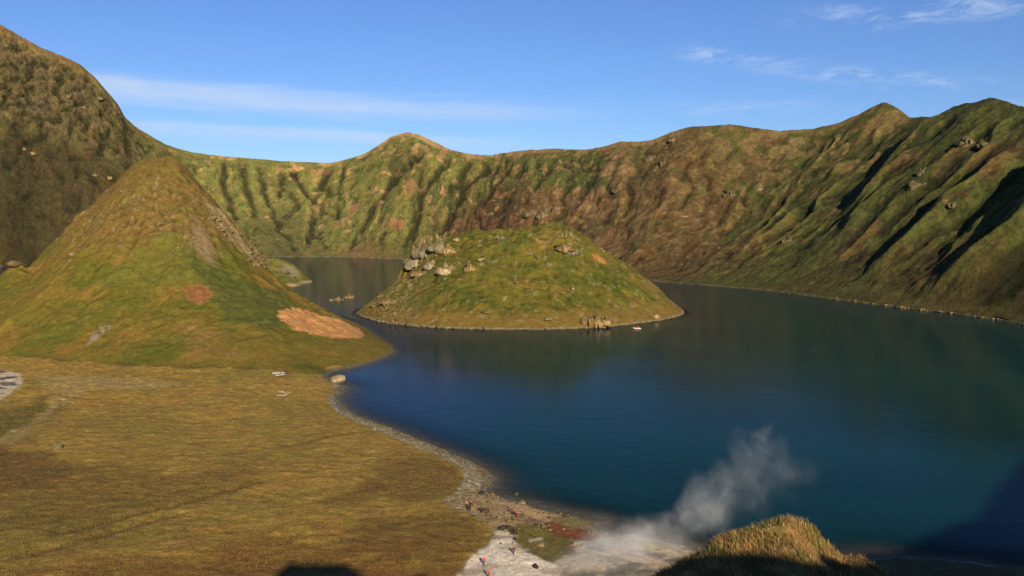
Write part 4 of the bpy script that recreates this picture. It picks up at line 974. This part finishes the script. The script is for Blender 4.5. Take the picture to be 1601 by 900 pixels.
for px in np.linspace(1045, 1600, 130):                 # boulders at the foot of the right mountainside
    py = float(np.interp(px, [q[0] for q in SHORE], [q[1] for q in SHORE])) + r.uniform(-1.2, .4)
    p = at_z(px, py, 0); sz = r.uniform(.8, 2.6) * (.7 + .5 * (px > 1300))
    rock('shore_boulder', 'stone', int(r.integers(5)), [M_ROCK, M_DARKROCK, M_TANROCK][int(r.integers(3))], (p[0], p[1], .1), sz, None, 'boulder on the stony shore under the long right mountainside', 'boulder', 'boulders along the far right shore')
# --- near beach
def gpt(px, py): return cpt(px, py)
for px, py, s_, mt_, lb in [(754,771,2.0,M_DARKROCK,'black rock at the water where the gravel spit ends'),(734,794,1.9,M_DARKROCK,'dark flat rock below the two seated people'),(759,799,1.9,M_DARKROCK,'dark rock on the tan ground right of the gravel spit'),(763,804,1.3,M_ROCK,'grey stone touching a dark rock on the tan ground'),(749,796,1.2,M_DARKROCK,'little dark rock between two larger ones on the tan ground'),
        (788,826,2.0,M_DARKROCK,'left black rock of the pair above the white ground'),(797,828,2.2,M_DARKROCK,'right black rock of the pair above the white ground'),(792,829,1.2,M_PALE,'pale stone wedged between the two black rocks'),(798,816,1.5,M_TANROCK,'pinkish rock above the pair of black rocks'),(804,811,1.2,M_ROCK,'grey stone above the pinkish rock'),(773,808,1.4,M_ROCK,'grey stone in the middle of the brown gravel'),
        (804,833,1.5,M_DARKROCK,'dark stone at the left edge of the green mound'),(805,842,1.2,M_DARKROCK,'small dark stone lower on the left edge of the green mound'),(818,786,2.0,M_PALE,'white slab on the wet edge of the beach'),(808,772,1.6,M_PALE,'pale rock awash in the shallows'),(805,769,1.1,M_DARKROCK,'dark rock touching the pale one in the shallows'),
        (842,793,1.0,M_DARKROCK,'dark stone on the orange sand near the water'),(848,822,1.3,M_ROCK,'grey stone right of the green mound\'s top'),(838,820,1.2,M_DARKROCK,'dark stone on the upper edge of the green mound'),(882,806,1.3,M_DARKROCK,'dark stone on the olive bank near the water'),(770,772,1.3,M_TANROCK,'orange stone at the corner of the beach'),
        (835,889,1.6,M_DARKROCK,'dark rock at the boundary of white and grey ground'),(845,852,2.2,M_PALE,'white block resting on the green mound'),(836,850,1.5,M_PALE,'smaller white block on the green mound'),(899,851,1.6,M_PALE,'pale stone by the red-brown streaks'),(92,700,3.4,M_PALE,'pale broken rock in the hollow at the left of the meadow'),(87,694,2.2,M_TANROCK,'brown rock above the pale one in the hollow at the left of the meadow')]:
    rock('boulder', 'boulder', int(px) % 6, mt_, gpt(px, py), (s_ * .9, s_ * .9, s_ * .8), None, lb, 'boulder')
cnt = 0
qx, qy = r.uniform(705, 945, 3000), r.uniform(770, 850, 3000); gx, gy = atz_v(qx, qy, 1.5)
ok_ = np.nonzero((sdist(tan_p, gx, gy) > 0) & (fbm(gx / 5, gy / 5, 2, 77) > 0))[0]
for i in ok_:
    if cnt >= 120: break
    px, py = qx[i], qy[i]
    p = gpt(px, py); sz = r.uniform(.25, .8); cnt += 1
    rock('stone', 'stone', int(r.integers(5)), [M_ROCK, M_DARKROCK, M_PALE, M_TANROCK][int(r.integers(4))], p, sz, None, 'small loose stone on the brown gravel flat above the white ground', 'stone', 'stones on the brown gravel flat')
# pebbles of the spit: far too many to count
Vs, Fs, k0 = [], [], 0
P0, F0 = polyrock(r, 1, .5, .5, .35, 10)
ppx, ppy = r.uniform(510, 780, 60000), r.uniform(600, 800, 60000); gx, gy = atz_v(ppx, ppy, 1.2)
gz, gd = plain(gx, gy); ok_ = np.nonzero((sdist(beach_poly, gx, gy) > .6) & (gd > .2))[0][:4200]
for i in ok_:
    sz = r.uniform(.12, .42); a_ = r.uniform(0, 6.28); c_, s_ = math.cos(a_), math.sin(a_)
    Vs.append((P0 @ np.array([[c_, -s_, 0], [s_, c_, 0], [0, 0, 1]])) * sz + [gx[i], gy[i], gz[i]]); Fs.append(F0 + k0); k0 += len(P0)
o = mesh_np('gravel', np.concatenate(Vs), np.concatenate(Fs), M_PEB, smooth=False); o['kind'] = 'stuff'

# ================================================================== driftwood
M_WOOD = plainmat('weathered_wood', (.34, .31, .27), .9, .35, 3)
def log(name, loc, ln, rad, rz_, tilt_, label, group=None):
    bm = bmesh.new(); rings = []
    rr_ = random.Random(int(loc[0] * 10 + ln * 7))
    for i in range(9):
        t_ = i / 8; ra = rad * (1.1 - .45 * t_); c_ = (ln * (t_ - .5), .10 * ln * math.sin(t_ * 3 + loc[0]) * .3, 0)
        rings.append([bm.verts.new((c_[0], c_[1] + ra * math.cos(a) * rr_.uniform(.85, 1.15), c_[2] + ra * math.sin(a) * rr_.uniform(.85, 1.15))) for a in [q * math.pi / 4 for q in range(8)]])
    for a, b_ in zip(rings[:-1], rings[1:]):
        for j in range(8): bm.faces.new((a[j], a[(j + 1) % 8], b_[(j + 1) % 8], b_[j]))
    bm.faces.new(rings[0][::-1]); bm.faces.new(rings[-1])
    for q in range(2):                                   # broken branch stubs
        t_ = rr_.uniform(.3, .8); x0 = ln * (t_ - .5); a = rr_.uniform(.3, 2.8); L_ = rad * rr_.uniform(3, 6)
        b0 = [bm.verts.new((x0 + .4 * rad * math.cos(w_), .5 * rad * math.sin(w_), rad * .5)) for w_ in (0, 2.1, 4.2)]
        tp_ = bm.verts.new((x0 + L_ * .4, L_ * math.cos(a), rad * .5 + L_ * math.sin(a)))
        for j in range(3): bm.faces.new((b0[j], b0[(j + 1) % 3], tp_))
    me = bpy.data.meshes.new(name); bm.to_mesh(me); bm.free(); me.materials.append(M_WOOD)
    o = bpy.data.objects.new(name, me); COL.objects.link(o); o.location = loc; o.rotation_euler = (0, tilt_, rz_)
    return tag(o, label, 'log', group)
for i, (px, py, ln, ra, rz_, ti, lb) in enumerate([(436,584,4.6,.30,.1,.05,'longest grey log of the upper driftwood heap near the bay'),(440,587,4.0,.26,-.15,-.1,'front log of the upper driftwood heap near the bay'),(432,585,2.6,.24,.7,.1,'short slanting log at the left of the upper driftwood heap'),(443,584,2.6,.28,-.6,-.15,'short log at the right of the upper driftwood heap'),
        (442,616,3.2,.16,.9,.5,'bleached branch leaning left in the lower driftwood tangle'),(446,617,3.2,.15,-.8,.5,'bleached branch leaning right in the lower driftwood tangle'),(440,619,2.8,.15,.1,.05,'branch lying flat under the lower driftwood tangle'),(449,619,2.2,.14,.4,-.4,'short crooked branch at the right of the lower driftwood tangle')]):
    p = gpt(px, py); log('log', (p[0], p[1], p[2] + ra + .35 + (.15 * ln if abs(ti) > .3 else 0)), ln, ra, rz_, ti, lb)

# ================================================================== boat
M_RUB = plainmat('grey_rubber', (.62, .61, .58), .5, .1); M_REDC = plainmat('red_canvas', (.50, .03, .03), .7, .15); M_BLK = plainmat('black_plastic', (.02, .02, .02), .5, .1)
def add_mesh(name, bm, mt, parent, smooth=True):
    me = bpy.data.meshes.new(name); bm.normal_update(); bm.to_mesh(me); bm.free(); me.materials.append(mt)
    for f in me.polygons: f.use_smooth = smooth
    o = bpy.data.objects.new(name, me); COL.objects.link(o); o.parent = parent; return o
def tube(path, rad, n=12):
    bm = bmesh.new(); rings = []
    P = np.array(path, float)
    for i, p in enumerate(P):
        d = P[min(i + 1, len(P) - 1)] - P[max(i - 1, 0)]; d /= np.linalg.norm(d); s_ = np.cross(d, (0, 0, 1)); s_ /= np.linalg.norm(s_); u_ = np.cross(s_, d)
        ra = rad[i] if isinstance(rad, (list, tuple)) else rad
        rings.append([bm.verts.new(tuple(p + ra * (s_ * math.cos(a) + u_ * math.sin(a)))) for a in [k * 2 * math.pi / n for k in range(n)]])
    for a, b_ in zip(rings[:-1], rings[1:]):
        for j in range(n): bm.faces.new((a[j], a[(j + 1) % n], b_[(j + 1) % n], b_[j]))
    bm.faces.new(rings[0][::-1]); bm.faces.new(rings[-1]); return bm
bt = bpy.data.objects.new('boat', None); COL.objects.link(bt); p = at_z(996, 514, 0); bt.location = (p[0], p[1], .0); bt.rotation_euler = (0, 0, R(172))
tag(bt, 'small white inflatable boat with a red cover, moored off the island', 'boat')
path = [(-2.4, -.85, .38), (-1.5, -.85, .36), (0, -.85, .36), (1.2, -.78, .40), (2.0, -.5, .52), (2.35, 0, .6), (2.0, .5, .52), (1.2, .78, .40), (0, .85, .36), (-1.5, .85, .36), (-2.4, .85, .38)]
add_mesh('hull', tube(path, [.16, .27, .28, .28, .27, .27, .27, .28, .28, .27, .16]), M_RUB, bt)
bm = bmesh.new(); vs_ = [bm.verts.new(q) for q in [(-2.0, -.75, .2), (1.4, -.65, .22), (2.1, 0, .3), (1.4, .65, .22), (-2.0, .75, .2), (-2.0, -.6, -.1), (1.2, -.4, -.1), (1.8, 0, .05), (1.2, .4, -.1), (-2.0, .6, -.1)]]
bm.faces.new(vs_[:5]); bm.faces.new(vs_[5:][::-1])
for j in range(5): bm.faces.new((vs_[j], vs_[5 + j], vs_[5 + (j + 1) % 5], vs_[(j + 1) % 5]))
add_mesh('floor', bm, M_BLK, bt, False)
bm = bmesh.new(); rings = []
for i in range(9):
    t_ = i / 8; xx = -1.3 + 2.7 * t_; h_ = .25 + .75 * math.sin(math.pi * min(t_ * 1.05 + .05, 1)) ** .7
    rings.append([bm.verts.new((xx, .78 * math.cos(a), .45 + h_ * math.sin(a) * (.95 + .05 * math.cos(3 * a + i)))) for a in [math.pi * k / 8 for k in range(9)]])
for a, b_ in zip(rings[:-1], rings[1:]):
    for j in range(8): bm.faces.new((a[j], b_[j], b_[j + 1], a[j + 1]))
bm.faces.new(rings[0]); bm.faces.new(rings[-1][::-1])
add_mesh('cover', bm, M_REDC, bt)
bm = bmesh.new(); bmesh.ops.create_cube(bm, size=1)
for v in bm.verts: v.co = (v.co.x * .42 * (1 - .25 * (v.co.z > 0)) - 2.35, v.co.y * .34 * (1 - .2 * (v.co.z > 0)), v.co.z * .5 + .85)
bmesh.ops.bevel(bm, geom=bm.edges[:], offset=.06, segments=2, affect='EDGES')
om = add_mesh('outboard_motor', bm, M_BLK, bt); add_mesh('motor_leg', tube([(-2.35, 0, .65), (-2.38, 0, .2), (-2.4, 0, -.3)], [.09, .07, .06]), M_BLK, om)

# ================================================================== people
M_SKIN = plainmat('skin', (.45, .28, .2), .6, .05); M_HAIR = plainmat('dark_hair', (.03, .02, .015), .8, .1)
CLOTH = {'red': plainmat('red_jacket_cloth', (.62, .035, .02), .8, .12), 'orange': plainmat('orange_jacket_cloth', (.72, .13, .05), .8, .12), 'maroon': plainmat('maroon_jacket_cloth', (.09, .012, .015), .8, .12),
         'black': plainmat('black_cloth', (.015, .015, .018), .8, .12), 'navy': plainmat('dark_trouser_cloth', (.022, .024, .03), .8, .12), 'white': plainmat('white_cloth', (.7, .7, .68), .8, .08)}
def skin_obj(name, verts, edges, radii, mt, parent, root=0):
    me = bpy.data.meshes.new(name); me.from_pydata(verts, edges, []); me.materials.append(mt)
    o = bpy.data.objects.new(name, me); COL.objects.link(o); o.parent = parent
    md = o.modifiers.new('skin', 'SKIN'); md.use_smooth_shade = True
    for i, ra in enumerate(radii):
        sv = me.skin_vertices[0].data[i]; ra = ra if isinstance(ra, tuple) else (ra, ra); sv.radius = ra; sv.use_root = (i == root)
    s2 = o.modifiers.new('subsurf', 'SUBSURF'); s2.levels = 1; s2.render_levels = 1
    return o
POSE = {
 'stand': dict(pel=(0,0,.95), wa=(0,.01,1.12), ch=(0,0,1.35), nk=(0,.01,1.50), hd=(0,.03,1.62), tp=(0,.03,1.73), sh=.19, el=[(-.27,.0,1.16),(.27,.02,1.15)], ha=[(-.27,.12,.93),(.25,.16,.95)], kn=[(-.10,.02,.50),(.13,.05,.50)], an=[(-.11,-.03,.09),(.15,.02,.09)], to=[(-.13,.14,.04),(.18,.18,.04)]),
 'walk': dict(pel=(0,0,.93), wa=(0,.03,1.10), ch=(0,.06,1.32), nk=(0,.09,1.47), hd=(0,.13,1.59), tp=(0,.14,1.70), sh=.19, el=[(-.27,.16,1.14),(.27,-.10,1.13)], ha=[(-.25,.34,1.0),(.27,-.18,.9)], kn=[(-.10,-.02,.49),(.11,.24,.52)], an=[(-.11,-.32,.14),(.12,.28,.09)], to=[(-.11,-.18,.05),(.12,.44,.05)]),
 'bend': dict(pel=(0,-.12,.86), wa=(0,.05,1.0), ch=(0,.28,1.08), nk=(0,.42,1.10), hd=(0,.54,1.08), tp=(0,.64,1.10), sh=.19, el=[(-.24,.38,.85),(.24,.40,.84)], ha=[(-.18,.48,.62),(.18,.50,.60)], kn=[(-.12,.06,.48),(.13,.10,.48)], an=[(-.13,-.06,.09),(.14,.0,.09)], to=[(-.14,.12,.04),(.16,.17,.04)]),
 'sit': dict(pel=(0,0,.14), wa=(0,.0,.32), ch=(0,.03,.55), nk=(0,.06,.70), hd=(0,.10,.82), tp=(0,.11,.93), sh=.19, el=[(-.29,.14,.42),(.29,.14,.42)], ha=[(-.18,.34,.42),(.18,.34,.42)], kn=[(-.15,.42,.46),(.15,.44,.45)], an=[(-.14,.62,.10),(.15,.66,.10)], to=[(-.15,.80,.06),(.16,.84,.06)]),
}
def person(loc, rz_, pose, jacket, trousers, head_, label, group=None):
    q = POSE[pose]; e = bpy.data.objects.new('person', None); COL.objects.link(e); e.location = loc; e.rotation_euler = (0, 0, rz_)
    tag(e, label, 'person', group)
    V3 = [q['pel'], q['wa'], q['ch'], q['nk'], q['hd'], q['tp']]; ch = np.array(q['ch']) + (0, 0, .08) if pose != 'bend' else np.array(q['ch']) + (0, .08, .03)
    E_ = [(0, 1), (1, 2), (2, 3), (3, 4), (4, 5)]; Ra = [(.13, .10), (.12, .09), (.15, .10), .055, (.085, .1), .055]
    for i, sg in ((0, -1), (1, 1)):
        b_ = len(V3); sh_ = tuple(ch + (sg * q['sh'], 0, 0)); V3 += [sh_, q['el'][i], q['ha'][i]]; E_ += [(2, b_), (b_, b_ + 1), (b_ + 1, b_ + 2)]; Ra += [.062, .042, .028]
        hx = np.array(q['ha'][i]); dr = hx - np.array(q['el'][i]); dr /= np.linalg.norm(dr)
        for f_ in range(5):                              # short fingers
            V3.append(tuple(hx + dr * (.075 + .012 * (2 - abs(f_ - 2))) + np.array((.0, (f_ - 2) * .022, 0)))); E_.append((b_ + 2, len(V3) - 1)); Ra.append(.009)
        b_ = len(V3); hp_ = tuple(np.array(q['pel']) + (sg * .09, 0, -.05)); V3 += [hp_, q['kn'][i], q['an'][i], q['to'][i]]; E_ += [(0, b_), (b_, b_ + 1), (b_ + 1, b_ + 2), (b_ + 2, b_ + 3)]; Ra += [.085, .058, .042, .035]
    skin_obj('body', V3, E_, Ra, M_SKIN, e)
    # jacket, trousers, boots, hat or hair
    J = [tuple(np.array(q['pel']) + (0, 0, .04)), q['wa'], q['ch'], tuple(np.array(q['nk']) * .7 + np.array(q['ch']) * .3)]; JE = [(0, 1), (1, 2), (2, 3)]; JR = [(.18, .14), (.17, .13), (.19, .14), .085]
    for i, sg in ((0, -1), (1, 1)):
        b_ = len(J); J += [tuple(ch + (sg * q['sh'], 0, 0)), q['el'][i], tuple(np.array(q['ha'][i]) * .9 + np.array(q['el'][i]) * .1)]; JE += [(2, b_), (b_, b_ + 1), (b_ + 1, b_ + 2)]; JR += [.085, .068, .052]
    skin_obj('jacket', J, JE, JR, CLOTH[jacket], e)
    T_ = [q['pel']]; TE, TR = [], [(.15, .12)]
    for i, sg in ((0, -1), (1, 1)):
        b_ = len(T_); T_ += [tuple(np.array(q['pel']) + (sg * .09, 0, -.05)), q['kn'][i], q['an'][i]]; TE += [(0, b_), (b_, b_ + 1), (b_ + 1, b_ + 2)]; TR += [.10, .075, .058]
    skin_obj('trousers', T_, TE, TR, CLOTH[trousers], e)
    for i in (0, 1): skin_obj('boot', [tuple(np.array(q['an'][i]) + (0, 0, .05)), q['an'][i], q['to'][i]], [(0, 1), (1, 2)], [.062, .06, .05], CLOTH['black'], e)
    hd = np.array(q['hd']); tp_ = np.array(q['tp'])
    skin_obj('hat' if head_ else 'hair', [tuple(hd * .35 + tp_ * .65 + (0, -.02, 0)), tuple(tp_ + (0, -.015, .02))], [(0, 1)], [.105, .06], CLOTH[head_] if head_ else M_HAIR, e)
    return e
person(gpt(758, 882), R(200), 'stand', 'red', 'navy', None, 'person in a red jacket and dark trousers standing on the white ground')
person(gpt(766, 906), R(150), 'stand', 'red', 'navy', None, 'person in a red jacket at the lower picture edge on the white ground')
person(gpt(804, 866), R(20), 'walk', 'maroon', 'black', 'black', 'person in a dark maroon jacket walking where the white ground narrows')
person(gpt(801, 803), R(60), 'stand', 'black', 'black', 'black', 'person all in black standing on the sandy bank above the gravel')
person(gpt(807, 806), R(-80), 'bend', 'red', 'black', None, 'person in a red jacket bending down beside the one in black')
person(gpt(730, 788), R(170), 'sit', 'orange', 'navy', 'white', 'person in an orange jacket and white hat sitting on the gravel spit')
person(gpt(738, 788), R(190), 'sit', 'maroon', 'black', None, 'person in a dark red jacket sitting right of the one in orange')

# ================================================================== steam
PUFF = [(925,893,150,50,1.4),(965,872,156,54,1.5),(1010,858,160,50,1.3),(1048,842,164,36,.8),(1080,806,168,32,.75),(1112,796,170,40,.85),(1088,772,170,24,.5),(1132,752,172,28,.5),(1165,722,174,30,.45),(1150,700,175,22,.3),(1186,694,176,26,.5),(1196,672,177,17,.5),(1200,745,174,38,.3),(1245,742,176,34,.2),(985,822,160,20,.4),(1170,780,171,34,.3),(880,902,148,34,.5),(1225,700,177,22,.15)]
vm = bpy.data.materials.new('steam_vapour'); vm.use_nodes = True; t = vm.node_tree; t.nodes.clear(); n, l = t.nodes, t.links
tcx = n.new('ShaderNodeTexCoord')
wn_ = n.new('ShaderNodeTexNoise'); wn_.inputs['Scale'].default_value = .13; wn_.inputs['Detail'].default_value = 5; l.new(tcx.outputs['Object'], wn_.inputs['Vector'])
sb = n.new('ShaderNodeVectorMath'); sb.operation = 'SUBTRACT'; sb.inputs[1].default_value = (.5, .5, .5); l.new(wn_.outputs['Color'], sb.inputs[0])
sc_ = n.new('ShaderNodeVectorMath'); sc_.operation = 'SCALE'; sc_.inputs['Scale'].default_value = 13; l.new(sb.outputs[0], sc_.inputs[0])
ad = n.new('ShaderNodeVectorMath'); ad.operation = 'ADD'; l.new(tcx.outputs['Object'], ad.inputs[0]); l.new(sc_.outputs[0], ad.inputs[1])
acc = None; PC = []
for px, py, D, rp, am in PUFF:
    c_ = at_D(px, py, D); rm = rp * D / F; PC.append((c_, rm))
    ds = n.new('ShaderNodeVectorMath'); ds.operation = 'DISTANCE'; ds.inputs[1].default_value = c_; l.new(ad.outputs[0], ds.inputs[0])
    mr = n.new('ShaderNodeMapRange'); mr.interpolation_type = 'SMOOTHSTEP'; mr.inputs[1].default_value = rm * 1.35; mr.inputs[2].default_value = 0; mr.inputs[3].default_value = 0; mr.inputs[4].default_value = am
    l.new(ds.outputs['Value'], mr.inputs[0])
    if acc is None: acc = mr.outputs[0]
    else:
        mm = n.new('ShaderNodeMath'); mm.operation = 'ADD'; l.new(acc, mm.inputs[0]); l.new(mr.outputs[0], mm.inputs[1]); acc = mm.outputs[0]
fn = n.new('ShaderNodeTexNoise'); fn.inputs['Scale'].default_value = .24; fn.inputs['Detail'].default_value = 7; fn.inputs['Roughness'].default_value = .6; fn.inputs['Distortion'].default_value = .6; l.new(ad.outputs[0], fn.inputs['Vector'])
mr = n.new('ShaderNodeMapRange'); mr.interpolation_type = 'SMOOTHSTEP'; mr.inputs[1].default_value = .34; mr.inputs[2].default_value = .72; mr.inputs[3].default_value = .25; mr.inputs[4].default_value = 1.6; l.new(fn.outputs[0], mr.inputs[0])
mm = n.new('ShaderNodeMath'); mm.operation = 'MULTIPLY'; l.new(acc, mm.inputs[0]); l.new(mr.outputs[0], mm.inputs[1])
m2 = n.new('ShaderNodeMath'); m2.operation = 'MULTIPLY'; l.new(mm.outputs[0], m2.inputs[0]); m2.inputs[1].default_value = .056
pv = n.new('ShaderNodeVolumePrincipled'); pv.inputs['Color'].default_value = (.93, .94, .96, 1); pv.inputs['Anisotropy'].default_value = -.1; l.new(m2.outputs[0], pv.inputs['Density'])
om_ = n.new('ShaderNodeOutputMaterial'); l.new(pv.outputs[0], om_.inputs['Volume'])
lo_ = np.min([np.array(c_) - rm * 1.5 for c_, rm in PC], 0); hi_ = np.max([np.array(c_) + rm * 1.5 for c_, rm in PC], 0); lo_[2] = .4
V = np.array([(a, b_, c_) for c_ in (lo_[2], hi_[2]) for b_ in (lo_[1], hi_[1]) for a in (lo_[0], hi_[0])])
o = mesh_np('steam', V, np.array([[0,2,3,1],[4,5,7,6],[0,1,5,4],[2,6,7,3],[0,4,6,2],[1,3,7,5]]), vm, smooth=False); o['kind'] = 'stuff'
S.cycles.volume_step_rate = .5
